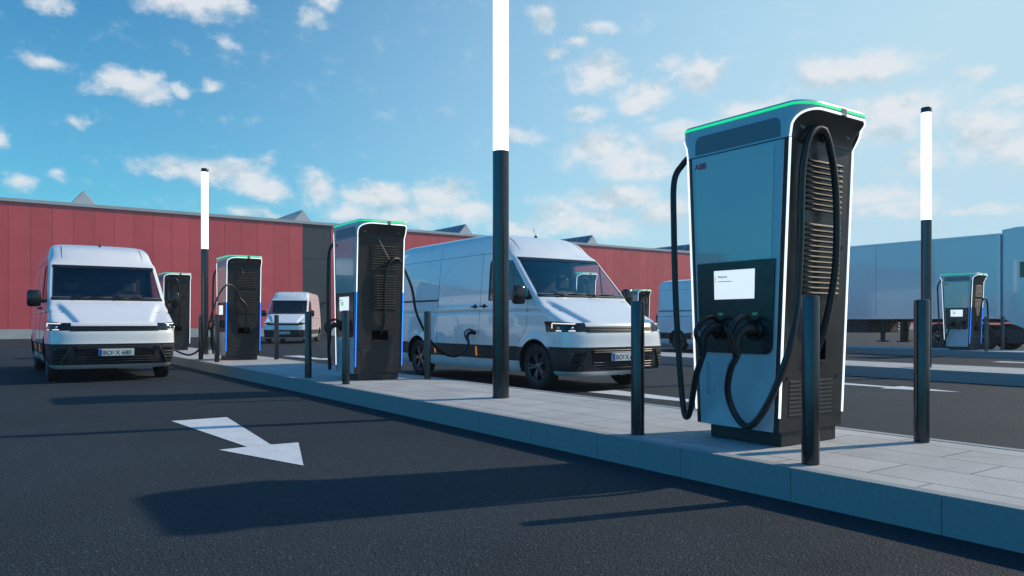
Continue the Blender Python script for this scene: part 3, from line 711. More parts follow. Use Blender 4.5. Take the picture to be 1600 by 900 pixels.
# ------------------------------------------------------------------ building
def building():
    t = thing('warehouse', 'long low red clad warehouse with grey parapet and rooftop skylights', 'warehouse', (0, 56, 0))
    X0, X1, D = -60, 150, 60
    bm = bmesh.new()
    # cladding panels with real joints; a gap for the grey bay
    x = 1.26-1.17*52
    while x < X1:
        if not (x > 19.84-.6 and x < 21.9):
            a = x; b = x+1.17
            if a < 19.84 < b: b = 19.84
            box(bm, a+.007, b-.007, 0, .12, .62, 8.5)
        elif x < 19.84-.05: box(bm, x+.007, 19.83, 0, .12, .62, 8.5)
        x += 1.17
    box(bm, 22.09, 22.31, 0, .12, .62, 8.5)
    w = link('cladding', bm, red_clad, t)
    bm = bmesh.new(); box(bm, X0, X1, .05, D, 0, 8.45); link('wall_core', bm, seam, t)
    bm = bmesh.new(); box(bm, X0, 19.84, -.015, .04, 0, .61); box(bm, 22.08, X1, -.015, .04, 0, .61); link('plinth', bm, conc, t)
    bm = bmesh.new(); box(bm, X0, X1, -.10, .35, 8.50, 8.72, bev=.01); link('parapet', bm, parapet_m, t)
    bm = bmesh.new(); box(bm, X0, X1, .36, D, 8.46, 8.55); link('roof', bm, parapet_m, t)
    # grey bay with sectional door
    bm = bmesh.new(); box(bm, 19.85, 22.08, .02, .1, 5.9, 8.49); link('grey_panel', bm, door_m, t)
    bm = bmesh.new()
    for k in range(8): box(bm, 19.85, 22.08, .04, .1, .02+k*.735, .02+k*.735+.725)
    d = link('gate', bm, door_m, t)
    l = thing('wall_lamp', 'small dark lamp on the grey door bay of the warehouse wall', 'wall lamp', (21.6, 56, 2.55))
    link('bracket', boxbm(-.06, .06, -.08, .04, -.05, .05, bev=.01), gloss_black, l)
    link('lamp_head', boxbm(-.35, .35, -.22, -.08, -.05, .03, bev=.02), gloss_black, l)
    # ridge skylights
    for k in range(-2, 9):
        cx = 5.4+14.7*k
        if cx > X1-3 or cx < X0+3: continue
        z0, z1, hw, y0, y1 = 8.56, 9.58, .86, .8, 9
        bm = bmesh.new()
        for sgn in (-1, 1):
            a = [Vector((cx+sgn*hw, y0, z0)), Vector((cx+sgn*hw, y1, z0)), Vector((cx+sgn*.01, y1, z1)), Vector((cx+sgn*.01, y0, z1))]
            f = [bm.verts.new(p) for p in a]; g = [bm.verts.new(p+Vector((sgn*.03, 0, .04))) for p in a]
            bm.faces.new(f); bm.faces.new(g[::-1])
            for i in range(4): bm.faces.new((f[i], g[i], g[(i+1) % 4], f[(i+1) % 4]))
        s = link('skylight', bm, skyl_glass, t)
        bm = bmesh.new()
        bm.free()
        for yy in (y0-.06, y1): link('skylight_gable', prism(bmesh.new(), [(cx-hw-.03, z0), (cx+hw+.03, z0), (cx, z1+.05)], lambda u, v, d, yy=yy: Vector((u, yy+d, v)), .05), skyl_frame, s)
        bm = bmesh.new()
        for yq in [y0+(y1-y0)*j/8 for j in range(9)]:
            for sgn in (-1, 1):
                tube(bm, [(cx+sgn*(hw+.03), yq, z0+.03), (cx+sgn*.03, yq, z1+.05)], .022, 5)
        tube(bm, [(cx, y0, z1+.06), (cx, y1, z1+.06)], .05, 6)
        link('skylight_bars', bm, skyl_frame, s)
building()

# ------------------------------------------------------------------ van
OB = [0, .005, .02, .045, .09, .145, .22, .34]
OH = [0, .005, .014, .030, .065, .110, .175, .30]
OH2 = [0, .004, .012, .020, .06, .085, .12, .19]
OW = [0, .003, .010, .020, .034, .046, .060, .095]
OR = [0, .008, .025, .05, .09, .14, .20, .32]
FRC = [0, .25, .5, .68, .84, .935, .975, 1.0]
ROWS = [(.24, .12, .93, OB), (.30, .045, .975, OB), (.42, .01, 1.0, OB), (.60, .0, 1.012, OB), (.66, .002, 1.02, OB), (.70, .018, 1.02, OB), (.86, .03, 1.02, OB), (.90, .048, 1.02, OB),
        (.985, .075, 1.017, OB), (1.035, .095, 1.014, OB), (1.065, .14, 1.012, OB), (1.11, .25, 1.01, OH), (1.20, .43, 1.005, OH), (1.30, .62, .998, OH), (1.38, .78, .992, OH), (1.425, .88, .988, OH2),
        (1.47, .95, .985, OW), (1.80, 1.28, .957, OW), (2.14, 1.615, .924, OW), (2.175, 1.65, .918, OW), (2.26, 1.72, .908, OR), (2.40, 1.86, .888, OR), (2.51, 2.03, .856, OR), (2.585, 2.30, .80, OR),
        (2.632, 2.70, .68, OR), (2.655, 3.1, .35, OR), (2.665, 3.4, 0, OR)]
SS = [.42, .62, .88, 1.20, 1.60, 2.0, 2.35, 2.60, 3.3, 4.1, 4.9, 5.4, 5.8]
REAR = {2.51: 5.97, 2.585: 5.90, 2.632: 5.75, 2.655: 5.5, 2.665: 5.3}
AY = (.95, 4.85); AZ = .36; AR = .435
def van_shell():
    bm = bmesh.new(); SLOT = ['body', 'bumper', 'windscreen', 'window', 'front_door', 'sliding_door', 'bonnet', 'headlight', 'grille', 'lip']
    grid = []
    for z, f, W, O in ROWS:
        row = [(W*a, f+o) for a, o in zip(FRC, O)]
        y0 = row[-1][1]; rear = REAR.get(z, 6.0)
        for S in SS:
            if z < 2.35:
                y = y0+(S-.34)*(2.35-y0)/(2.01) if S < 2.35 else S
            else:
                A = 4.1; y = y0+(S-.34)*(A-y0)/(A-.34) if S < A else S
            if S > 4.1: y = 4.1+(S-4.1)*(rear-4.1)/1.9
            row.append((W, y))
        row += [(W*.965, rear-.035), (W*.85, rear), (W*.45, rear), (0, rear)]
        grid.append([(x, y, z) for x, y in row])
    nr, nc = len(grid), len(grid[0]); V = {}
    def vert(i, j, s):
        x, y, z = grid[i][j]; key = (i, j, s if x > 1e-6 else 0)
        if key not in V: V[key] = bm.verts.new((x*s if x > 1e-6 else 0, y, z))
        return V[key]
    cS = lambda S: 7+1+SS.index(S)      # column index of side station
    zi = lambda z: [r[0] for r in ROWS].index(z)
    for s in (1, -1):
        for i in range(nr-1):
            for j in range(nc-1):
                vs = [vert(i, j, s), vert(i, j+1, s), vert(i+1, j+1, s), vert(i+1, j, s)]
                u = []
                for v in vs:
                    if v not in u: u.append(v)
                if len(u) < 3: continue
                if s < 0: u = u[::-1]
                f = bm.faces.new(u)
                slot = 'body'
                side = j >= cS(.62); frontj = j < cS(.62)
                if i < zi(.30): slot = 'lip' if frontj else 'body'
                elif i < zi(.42): slot = 'bumper' if frontj else 'body'
                elif i < zi(.66): slot = 'bumper'
                elif zi(.90) <= i < zi(1.065) and 3 <= j < cS(.62): slot = 'headlight' if not (i >= zi(.985) and j < 4 and False) else 'body'
                elif zi(.90) <= i < zi(.985) and j < 3: slot = 'grille'
                elif zi(1.065) <= i < zi(1.425) and j < 6: slot = 'bonnet'
                elif zi(1.47) <= i < zi(2.14) and j < 5: slot = 'windscreen'
                elif zi(1.425) <= i < zi(2.14) and cS(.42) <= j < cS(2.35): slot = 'window'
                elif i < zi(2.175) and cS(1.20) <= j < cS(2.60) : slot = 'front_door'
                elif i < zi(2.26) and cS(2.60) <= j < cS(4.1) and s < 0: slot = 'sliding_door'
                f.material_index = SLOT.index(slot)
    bmesh.ops.remove_doubles(bm, verts=bm.verts[:], dist=1e-5)
    me = bpy.data.meshes.new('shell'); bm.to_mesh(me); bm.free()
    for p in me.polygons: p.use_smooth = True
    for s in SLOT: me.materials.append(None)
    o = bpy.data.objects.new('shell', me); COL.objects.link(o)
    md = o.modifiers.new('s', 'SUBSURF'); md.levels = md.render_levels = 3; md.boundary_smooth = 'PRESERVE_CORNERS'
    dg = bpy.context.evaluated_depsgraph_get(); me2 = bpy.data.meshes.new_from_object(o.evaluated_get(dg)); bpy.data.objects.remove(o)
    bm = bmesh.new(); bm.from_mesh(me2)
    bm.normal_update()
    if sum((f.calc_center_median()-Vector((0, 3, 1.2))).dot(f.normal) for f in bm.faces) < 0: bmesh.ops.reverse_faces(bm, faces=bm.faces[:])
    # wheel openings
    kill = []
    for f in bm.faces:
        c = f.calc_center_median()
        for ay in AY:
            if abs(c.x) > .45 and sqrt((c.y-ay)**2+(c.z-AZ)**2) < AR and (abs(c.x) > .8): kill.append(f); break
    bmesh.ops.delete(bm, geom=kill, context='FACES')
    for v in bm.verts:
        if v.is_boundary:
            for ay in AY:
                r = sqrt((v.co.y-ay)**2+(v.co.z-AZ)**2)
                if abs(r-AR) < .07 and abs(v.co.x) > .8 and v.co.z > .27:
                    v.co.y = ay+(v.co.y-ay)*AR/r; v.co.z = AZ+(v.co.z-AZ)*AR/r
    # wheel flare: gentle outward swell round the openings
    for v in bm.verts:
        for ay in AY:
            r = sqrt((v.co.y-ay)**2+(v.co.z-AZ)**2)
            if abs(v.co.x) > .86 and r < AR+.13 and v.co.z > .25:
                t = 1-max(0, r-AR)/.13; t = min(1, t); k = .028*(3*t*t-2*t**3); v.co.x += k*(1 if v.co.x > 0 else -1)
    # raised bonnet centre with a valley along each side
    for v in bm.verts:
        x, y, z = v.co; ax = abs(x)
        if 1.05 < z < 1.46 and y < 1.1 and ax < .99:
            u = min(1, max(0, (y-.12)/.75)); xr = .585+.24*u**1.2
            q = min(1, max(0, (ax-xr+.045)/.09)); q = q*q*(3-2*q)
            fade = min(1, max(0, (y-.06)/.14))*min(1, max(0, (.97-y)/.22)); fade = fade*fade*(3-2*fade)
            dec = math.exp(-(max(0, ax-xr)/.26)**2)
            v.co.z += (-.050*q*dec+.008*(1-q))*fade
    # side crease line and lower panel shape
    for v in bm.verts:
        if abs(v.co.x) > .9 and v.co.y > .7:
            z = v.co.z; k = -.012*math.exp(-((z-1.235)/.03)**2)+.006*math.exp(-((z-1.30)/.05)**2)
            v.co.x += k*(1 if v.co.x > 0 else -1)
    bm.normal_update()
    bvh = BVHTree.FromBMesh(bm)
    bm.verts.ensure_lookup_table()
    parts = {}
    norms = {}
    for f in bm.faces:
        s = SLOT[f.material_index]
        if s in ('window', 'front_door', 'headlight'): s += '+' if f.calc_center_median().x > 0 else '-'
        parts.setdefault(s, []).append(f)
    res = {}
    for s, fs in parts.items():
        idx = {}; vv = []; nn = []; ff = []
        for f in fs:
            r = []
            for v in f.verts:
                if v.index not in idx: idx[v.index] = len(vv); vv.append(v.co.copy()); nn.append(v.normal.copy())
                r.append(idx[v.index])
            ff.append(r)
        if s.startswith('window') or s == 'windscreen': vv = [c-n*.002 for c, n in zip(vv, nn)]
        if s.startswith('headlight') or s == 'grille': vv = [c-n*.006 for c, n in zip(vv, nn)]
        m = bpy.data.meshes.new(s.strip('+-')); m.from_pydata([tuple(c) for c in vv], [], ff)
        for p in m.polygons: p.use_smooth = True
        m.normals_split_custom_set_from_vertices([tuple(n) for n in nn])
        res[s] = m
    bm.free()
    return res, bvh
VSH, VBVH = van_shell()
def fy(x, z, off=0):      # point on the front of the van
    h = VBVH.ray_cast(Vector((x, -3, z)), Vector((0, 1, 0)))
    if h[0] is None: return Vector((x, .1, z))
    return h[0]+h[1]*off if h[1].dot(Vector((0, 1, 0))) < 0 else h[0]-h[1]*off
def sx(y, z, s, off=0):
    h = VBVH.ray_cast(Vector((3*s, y, z)), Vector((-s, 0, 0)))
    if h[0] is None or abs(h[0].x) < .5: return Vector((s*1.0, y, z))
    return Vector((h[0].x+s*off, y, z))
def rad(th, z, off=0):    # radial around (0,1.0): th=0 forward, + to +x
    d = Vector((sin(th), -cos(th), 0)); h = VBVH.ray_cast(Vector((0, 1.0, z)), d)
    if h[0] is None: return Vector((0, 0, z))
    return h[0]+d*off
def lin(a, b, n): return [a+(b-a)*k/n for k in range(n+1)]
def vpart(name, src, m, parent, smooth=True):
    return link(name, src, m, parent, smooth)
def patch(poly, fn, off, th):
    """polygon in surface coordinates, projected"""
    bm = bmesh.new(); n = len(poly)
    P = []
    for i in range(n):
        a, b = poly[i], poly[(i+1) % n]; L = sqrt((a[0]-b[0])**2+(a[1]-b[1])**2); k = max(1, int(L/.05))
        for q in range(k): P.append((a[0]+(b[0]-a[0])*q/k, a[1]+(b[1]-a[1])*q/k))
    vs = [bm.verts.new((u, v, 0)) for u, v in P]; f = bm.faces.new(vs)
    bmesh.ops.triangulate(bm, faces=[f])
    for _ in range(4):
        es = [e for e in bm.edges if e.calc_length() > .07]
        if not es: break
        bmesh.ops.subdivide_edges(bm, edges=es, cuts=1); bmesh.ops.triangulate(bm, faces=bm.faces[:])
    r = bmesh.ops.extrude_face_region(bm, geom=bm.faces[:]); top = set(g for g in r['geom'] if isinstance(g, bmesh.types.BMVert))
    for v in bm.verts:
        v.co = fn(v.co.x, v.co.y, off+th if v in top else off-.004)
    bmesh.ops.recalc_face_normals(bm, faces=bm.faces[:])
    return bm
def wheel(parent, x, y, s):
    """thing > wheel > tyre, rim"""
    w = bpy.data.objects.new('wheel', None); COL.objects.link(w); w.parent = parent; w.location = (x, y, .355); w.scale = (s, 1, 1)
    cpart('tyre', 'tyre', lambda: lathe(bmesh.new(), [(.235, -.10), (.29, -.105), (.335, -.10), (.352, -.085), (.357, -.04), (.357, -.036), (.352, -.034), (.352, -.03), (.357, -.028), (.357, .028), (.352, .03), (.352, .034), (.357, .036), (.357, .04), (.352, .085), (.335, .10), (.29, .106), (.24, .100), (.232, .085)], 48, 'x'), rubber, w, True)
    cpart('rim', 'rim', lambda: lathe(bmesh.new(), [(.236, .098), (.226, .100), (.218, .085), (.210, .03), (.205, -.08)], 48, 'x'), alloy, w, True)
    def spokes():
        bm = bmesh.new()
        for k in range(5):
            for q in (-.17, .17):
                a = 2*pi*k/5+q
                p0 = (math.cos(a-q*.75)*.05, math.sin(a-q*.75)*.05); p1 = (math.cos(a)*.222, math.sin(a)*.222)
                d = Vector((p1[0]-p0[0], p1[1]-p0[1])).normalized(); n = Vector((-d.y, d.x))
                A = [bm.verts.new((xx, p0[0]+n.x*w0, p0[1]+n.y*w0)) for xx, w0 in ((.078, -.018), (.078, .018), (.05, .022), (.05, -.022))]
                B = [bm.verts.new((xx, p1[0]+n.x*w0, p1[1]+n.y*w0)) for xx, w0 in ((.090, -.011), (.090, .011), (.055, .014), (.055, -.014))]
                bm.faces.new(A[::-1]); bm.faces.new(B)
                for i in range(4): bm.faces.new((A[i], A[(i+1) % 4], B[(i+1) % 4], B[i]))
        lathe(bm, [(0, .082), (.03, .082), (.058, .076), (.065, .06), (.065, .03)], 24, 'x')
        return bm
    cpart('spokes', 'spokes', spokes, alloy_s, w, False)
    cpart('brake_disc', 'disc', lambda: lathe(bmesh.new(), [(0, .01), (.16, .01), (.16, -.01), (0, -.01)], 32, 'x'), alloy, w, False)
    return w
def make_van(label, group, loc, rz):
    t = thing('delivery_van', label, 'van', loc, rz, group)
    body = vpart('body', VSH['body'], paint, t)
    vpart('bonnet', VSH['bonnet'], paint, t)
    bmp = vpart('bumper', VSH['bumper'], clad, t); vpart('lower_lip', VSH['lip'], trim_s, bmp)
    ws = vpart('windscreen', VSH['windscreen'], glass, t)
    gr = vpart('grille', VSH['grille'], gloss_black, t)
    sd_ = vpart('sliding_door', VSH['sliding_door'], paint, t)
    doors = {}
    for s, k in ((1, '+'), (-1, '-')):
        doors[s] = vpart('front_door', VSH['front_door'+k], paint, t)
        vpart('window', VSH['window'+k], glass, doors[s])
        # window frame rubber
    # grille bars
    bm = bmesh.new()
    for z in (.918, .942, .966):
        tube(bm, [fy(x, z, .004) for x in lin(-.66, .66, 24)], .0065, 6)
    link('grille_bars', bm, grille_m, gr)
    bm = bmesh.new()
    for z in (.902, .985): tube(bm, [fy(x, z, .002) for x in lin(-.70, .70, 24)], .005, 6)
    link('grille_frame', bm, gloss_black, gr)
    # headlights with daytime running light
    for s, k in ((1, '+'), (-1, '-')):
        h = vpart('headlight', VSH['headlight'+k], gloss_black, t)
        bm = bmesh.new()
        ths = lin(.70, 1.13, 14)
        pts = [rad(s*th, 1.040-.016*(1-q/14), .002) for q, th in enumerate(ths)]
        pts += [rad(s*1.14, zz, .002) for zz in lin(1.03, .96, 3)]
        tube(bm, pts, .0075, 8); link('running_light', bm, drl, h, True)
        for a, b in ((.80, .88), (.98, 1.06)):
            bm = bmesh.new(); tube(bm, [rad(s*th, .925, .002) for th in lin(a, b, 4)], .008, 6); link('light_element', bm, drl, h, True)
        for th in (.84, 1.02): p = rad(s*th, .965, 0); bm = bmesh.new(); bmesh.ops.create_uvsphere(bm, u_segments=12, v_segments=8, radius=.024, matrix=Matrix.Translation(p)); link('projector', bm, alloy_b, h, True)
    # lower intake, pockets and bars
    bm = patch([(-.60, .345), (.60, .345), (.66, .63), (-.66, .63)], lambda u, v, d: fy(u, v, d), .001, .003); link('air_intake', bm, gloss_black, bmp)
    bm = bmesh.new()
    for z in (.365, .405, .445, .60, .63): tube(bm, [fy(x, z, .006) for x in lin(-.60, .60, 20)], .0085, 6)
    link('intake_bars', bm, grille_m, bmp)
    for s in (1, -1):
        bm = patch([(s*.74, .38), (s*.93, .38), (s*.955, .60), (s*.72, .60)], lambda u, v, d: fy(u, v, d), .001, .003); link('side_pocket', bm, gloss_black, bmp)
        bm = bmesh.new(); tube(bm, [fy(s*x, z, .008) for x, z in zip(lin(.70, .84, 6), lin(.63, .33, 6))], .017, 8)
        for z in (.43, .48, .53): tube(bm, [fy(s*x, z, .006) for x in lin(.78, .94, 5)], .007, 6)
        link('pocket_bars', bm, clad, bmp)
        bm = bmesh.new(); tube(bm, [rad(s*th, .668, .004) for th in lin(0, 1.3, 20)], .012, 6); link('bumper_seam', bm, seam, bmp, True)
    # number plate
    p0 = fy(0, .525, 0).y-.024
    pl = link('number_plate', boxbm(-.28, .28, p0-.006, p0+.03, .465, .588, bev=.003), plate_w, t)
    link('euro_band', boxbm(-.276, -.226, p0-.0075, p0-.003, .47, .583), plate_b, pl)
    R = Matrix(((1, 0, 0, 0), (0, 0, -1, 0), (0, 1, 0, 0), (0, 0, 0, 1)))
    for txt, x in (('BO', -.213), ('X', -.018), ('680', .080)):
        me = xform(text_mesh(txt, .105, .0008), Matrix.Translation((x, p0-.0072, .485)) @ R); link('plate_lettering', me, ink, pl)
    bm = bmesh.new()
    for z in (.545, .51): lathe(bm, [(0, -.001), (.013, -.001), (.013, .001), (0, .001)], 12, 'y', -.052, p0-.0072, z)
    link('plate_seal', bm, screen_t, pl)
    # screen frame, wipers
    bm = patch([(-.925, 1.458), (.925, 1.458), (.92, 1.512), (-.92, 1.512)], lambda u, v, d: fy(u, v, d), .001, .003)
    link('screen_border', bm, gloss_black, ws)
    bm = patch([(-.868, 2.085), (.868, 2.085), (.866, 2.142), (-.866, 2.142)], lambda u, v, d: fy(u, v, d), .001, .003)
    link('screen_border', bm, gloss_black, ws)
    bm = bmesh.new()
    tube(bm, [fy(x, 1.476, .002) for x in lin(-.90, .90, 24)], .014, 6); link('cowl', bm, clad, t, True)
    bm = bmesh.new()
    for x0, x1 in ((-.62, .02), (.05, .70)):
        tube(bm, [fy(x, z, .016) for x, z in zip(lin(x0, x1, 8), lin(1.497, 1.515, 8))], .008, 6)
        tube(bm, [fy(x0+.02, 1.455, .01), fy((x0+x1)/2, 1.50, .03)], .009, 6)
    link('wiper', bm, clad, t, True)
    bm = bmesh.new()
    for s in (1, -1):
        tube(bm, [fy(s*x, z, .001) for x, z in zip(lin(.905, .850, 14), lin(1.49, 2.12, 14))], .0055, 5)
    tube(bm, [fy(x, 2.128, .001) for x in lin(-.85, .85, 20)], .0055, 5)
    link('screen_seal', bm, rubber, ws, True)
    # seams, crease, handles, rail on the sides
    for s in (1, -1):
        def line(pts, r=.004): 
            b = bmesh.new(); tube(b, [sx(y, z, s, -.0012) for y, z in pts], r, 5); return b
        def seg(y0, z0, y1, z1, n=14): return list(zip(lin(y0, y1, n), lin(z0, z1, n)))
        bm = line(seg(2.60, .66, 2.60, 2.25, 24)+[])
        link('door_seam', bm, seam, doors[s])
        bm = line(seg(1.19, 1.42, 1.19, 1.0, 6)+seg(1.20, .98, 1.42, .70, 8)); link('door_seam', bm, seam, doors[s])
        bm = line(seg(2.60, 2.25, 1.90, 2.22, 10)); link('door_seam', bm, seam, doors[s])
        bm = line(seg(2.60, 2.25, 5.9, 2.25, 40), .0045); link('roof_seam', bm, seam, body)
        bm = line(seg(.62, 1.235, 2.6, 1.235, 20)+seg(2.7, 1.235, 5.9, 1.235, 30), .0028); link('crease', bm, seam, body)
        bm = line(seg(4.1, .68, 4.1, 2.50, 26)); link('rear_quarter_seam', bm, seam, body)
        if s < 0:
            b = bmesh.new(); tube(b, [sx(y, 1.47, s, .002) for y in lin(4.10, 5.85, 16)], .018, 6); link('door_rail', b, clad, body)
        b = bmesh.new(); tube(b, [sx(y, .655, s, .002) for y in lin(1.42, 4.38, 24)], .010, 6); tube(b, [sx(y, .655, s, .002) for y in lin(5.34, 5.9, 8)], .010, 6)
        link('moulding', b, clad, body, True)
        # handles
        for yh, par in ((2.46, doors[s]), (2.76, sd_ if s < 0 else body)):
            if s > 0 and yh > 2.6: continue
            p = sx(yh, 1.33, s)
            b = bmesh.new(); lathe(b, [(.045, 0), (.042, s*.004), (0, s*.003)], 16, 'x', p.x, p.y, p.z)
            tube(b, [(p.x, yh-.085, 1.33), (p.x+s*.035, yh-.07, 1.332), (p.x+s*.04, yh, 1.334), (p.x+s*.035, yh+.07, 1.332), (p.x, yh+.085, 1.33)], .014, 8)
            link('handle', b, gloss_black, par, True)
        # orange side markers
        for ym in (2.70, 4.18):
            b = patch([(ym-.022, .47), (ym+.022, .47), (ym+.022, .63), (ym-.022, .63)], lambda u, v, d: sx(u, v, s, d), .002, .006); link('side_marker', b, orange, body)
        # window surround
        b = bmesh.new()
        for ring in ([(1.10, 1.435), (1.4, 1.432), (1.8, 1.43), (2.30, 1.43), (2.335, 1.46), (2.338, 2.09), (2.30, 2.125), (1.80, 2.13)],):
            pp = []
            for a, c in zip(ring, ring[1:]): pp += [sx(a[0]+(c[0]-a[0])*k/8, a[1]+(c[1]-a[1])*k/8, s, -.001) for k in range(8)]
            tube(b, pp, .010, 5)
        link('window_seal', b, rubber, doors[s], True)
        b = patch([(1.60, 1.44), (1.63, 1.44), (1.66, 2.11), (1.63, 2.11)], lambda u, v, d: sx(u, v, s, d), -.006, .006); link('window_bar', b, clad, doors[s])
        # mirror: arm, housing, glass
        b = bmesh.new(); box(b, min(s*.98, s*1.10), max(s*.98, s*1.10), 1.16, 1.24, 1.42, 1.47, bev=.015); a_ = link('mirror_arm', b, clad, doors[s], True)
        b = bmesh.new(); box(b, min(s*1.07, s*1.29), max(s*1.07, s*1.27), 1.12, 1.24, 1.34, 1.64, bev=.045); mh = link('mirror', b, gloss_black, doors[s]); smooth_by_angle(mh, 60)
        link('mirror_glass', boxbm(min(s*1.095, s*1.265), max(s*1.095, s*1.265), 1.2505, 1.254, 1.38, 1.62, bev=.001), alloy_b, mh)
        b = patch([(1.07, 1.43), (1.20, 1.43), (1.20, 1.60)], lambda u, v, d: sx(u, v, s, d), -.002, .006); link('mirror_base', b, clad, doors[s])
        # wheel arch lips
        for ay in AY:
            b = bmesh.new(); pts = []
            for k in range(31):
                a = radians(-12)+radians(204)*k/30; y = ay+AR*.995*cos(a); z = AZ+AR*.995*sin(a)
                if z < .27: continue
                q = sx(ay+(AR+.02)*cos(a), AZ+(AR+.02)*sin(a), s); pts.append((q.x-s*.008, y, z))
            tube(b, pts, .011, 6); link('arch_lip', b, clad, body, True)
            b = bmesh.new(); n = 24; R1 = []; R2 = []
            for k in range(n+1):
                a = radians(-14)+radians(208)*k/n; y = ay+(AR+.012)*cos(a); z = AZ+(AR+.012)*sin(a); R1.append(b.verts.new((s*.99, y, z))); R2.append(b.verts.new((s*.62, y, z)))
            for k in range(n): b.faces.new((R1[k], R1[k+1], R2[k+1], R2[k]))
            b.faces.new(R2)
            link('wheel_liner', b, interior, body)
            wheel(t, s*.895, ay, s)
    # rear doors line
    bm = bmesh.new(); box(bm, -.004, .004, 5.998, 6.004, .5, 2.3); link('rear_door_seam', bm, seam, body)
    for s in (1, -1):
        link('tail_light', boxbm(min(s*.88, s*.97), max(s*.88, s*.97), 5.965, 6.01, 1.0, 1.35, bev=.01), red_lens, t)
    # underbody, cabin interior
    bm = bmesh.new(); box(bm, -.60, .60, .30, 5.9, .26, .50); box(bm, -.93, .93, 1.5, 4.3, .27, .46); link('underbody', bm, interior, t)
    bm = bmesh.new(); box(bm, -.93, .93, 2.42, 2.46, .5, 1.45); box(bm, -.86, .86, 2.42, 2.46, 1.45, 2.2); box(bm, -.94, .94, 1.0, 2.42, .5, .72); link('bulkhead', bm, interior, t)
    bm = bmesh.new()
    box(bm, -.93, .93, .98, 1.30, .75, 1.44, bev=.03); link('dashboard', bm, interior, t)
    for x in (-.50, .0, .50):
        if x == 0: continue
        b = bmesh.new(); box(b, x-.25, x+.25, 1.62, 2.12, .75, .98, bev=.05); box(b, x-.24, x+.24, 2.08, 2.24, .95, 1.62, bev=.05); box(b, x-.13, x+.13, 2.12, 2.22, 1.64, 1.86, bev=.04); link('seat', b, interior, t)
    b = bmesh.new(); tube(b, [(.50+.18*cos(a), 1.42-.07*sin(a), 1.36+.17*sin(a)) for a in [2*pi*k/24 for k in range(24)]], .014, 8, closed=True); link('steering_wheel', b, interior, t, True)
    # headliner blocks light from above
    bm = patch([(-.80, 1.9), (.80, 1.9), (.80, 2.4), (-.80, 2.4)], lambda u, v, d: Vector((u, v, 2.16+d)), 0, .01); link('headliner', bm, interior, t)
    # roof antenna
    p = VBVH.ray_cast(Vector((0, 2.30, 5)), Vector((0, 0, -1)))[0]
    b = bmesh.new(); lathe(b, [(.035, -.01), (.03, .015), (.015, .03), (0, .032)], 14, 'z', 0, 2.30, p.z); tube(b, [(0, 2.30, p.z+.02), (0, 2.38, p.z+.17)], .004, 5); link('antenna', b, gloss_black, t, True)
    # grooves pressed into the front of the roof
    for s in (1, -1):
        b = bmesh.new(); pts = []
        for k in range(9):
            u = k/8; y = 1.80+.55*u; h = VBVH.ray_cast(Vector((s*(.70-.02*u), y, 5)), Vector((0, 0, -1))); pts.append(h[0]+Vector((0, 0, -.003)))
        tube(b, pts, [.003+.006*sin(pi*k/8) for k in range(9)], 6); link('roof_groove', b, seam, body, True)
    return t
VG = 'white delivery vans in the parking bays'
vb = make_van('white panel van with a charging plug in its side, behind the nearest light pole', VG, (8.12, 8.55, 0), 0)
def vcopy(label, loc, rz):
    v = copy_tree(vb); v['label'] = label; v.location = loc; v.rotation_euler = (0, 0, rz); return v
va = vcopy('white panel van at the left edge, its front number plate fully visible', (1.93, 14.95, 0), 0)
vc = vcopy('smallest distant white van facing the camera in front of the red wall and grey door', (11.9, 36.2, 0), radians(-28))
vd = vcopy('white van whose rear shows between the charging van and the nearest charging station', (22.05, 14.5, 0), 0)

# charging cables that reach the vans (parts of their stations)
def loc(t, p): return tuple(Vector(p)-t.location)
# port on van b
pb = sx(2.72, .86, -1)+vb.location
cable(c2, [(.03, -.36, .66), (.05, -.44, .9), (.04, -.47, 1.3), (.06, -.49, 1.62), (.14, -.50, 1.77), (.27, -.46, 1.80), (.40, -.38, 1.68)]+[loc(c2, p) for p in
      [(5.40, 10.40, 1.58), (5.62, 10.66, 1.20), (5.90, 10.80, .82), (6.28, 11.04, .56), (6.58, 11.10, .475), (6.82, 11.17, .55), (6.93, 11.22, .68), (6.95, 11.27, .76)]], .021)
def car_plug(parent, p, s=-1):
    bm = bmesh.new(); x, y, z = p
    tube(bm, catmull([(x+.03, y, z), (x-.06, y, z+.005), (x-.13, y, z-.01), (x-.16, y-.005, z-.07), (x-.165, y-.01, z-.14)], 5), [.042, .042, .041, .04, .04, .04, .038, .036, .034, .033, .032, .031, .03, .03, .029, .028, .027, .026, .025, .024, .024], 12)
    tube(bm, catmull([(x-.04, y, z+.04), (x-.12, y, z+.06), (x-.20, y, z+.02), (x-.205, y, z-.05), (x-.18, y, z-.10)], 5), .014, 8)
    return link('connector', bm, cable_m, parent, True)
car_plug(c2, loc(c2, (pb.x, 11.28, .87)))
link('retractor_cord', tube(bmesh.new(), [(.10, -.51, 1.79), (-.06, -.47, 2.09)], .005, 6), chg_vent, c2)
link('retractor_cord', tube(bmesh.new(), [(-.02, -.46, 1.93), (-.06, -.46, 2.09)], .005, 6), chg_vent, c3)
pa = sx(2.72, .86, 1)+va.location
cable(c3, [(.06, -.36, .62), (.06, -.44, .8), (.045, -.47, 1.2)]+[loc(c3, p) for p in
      [(4.70, 17.38, 1.62), (4.60, 17.30, 1.80), (4.42, 17.20, 1.88), (4.24, 17.10, 1.73), (4.07, 16.98, 1.39), (3.97, 16.97, 1.06), (3.92, 17.08, .72), (3.83, 17.3, .46), (3.70, 17.55, .34), (3.50, 17.65, .40), (3.25, 17.67, .58), (3.12, 17.67, .78)]], .021)

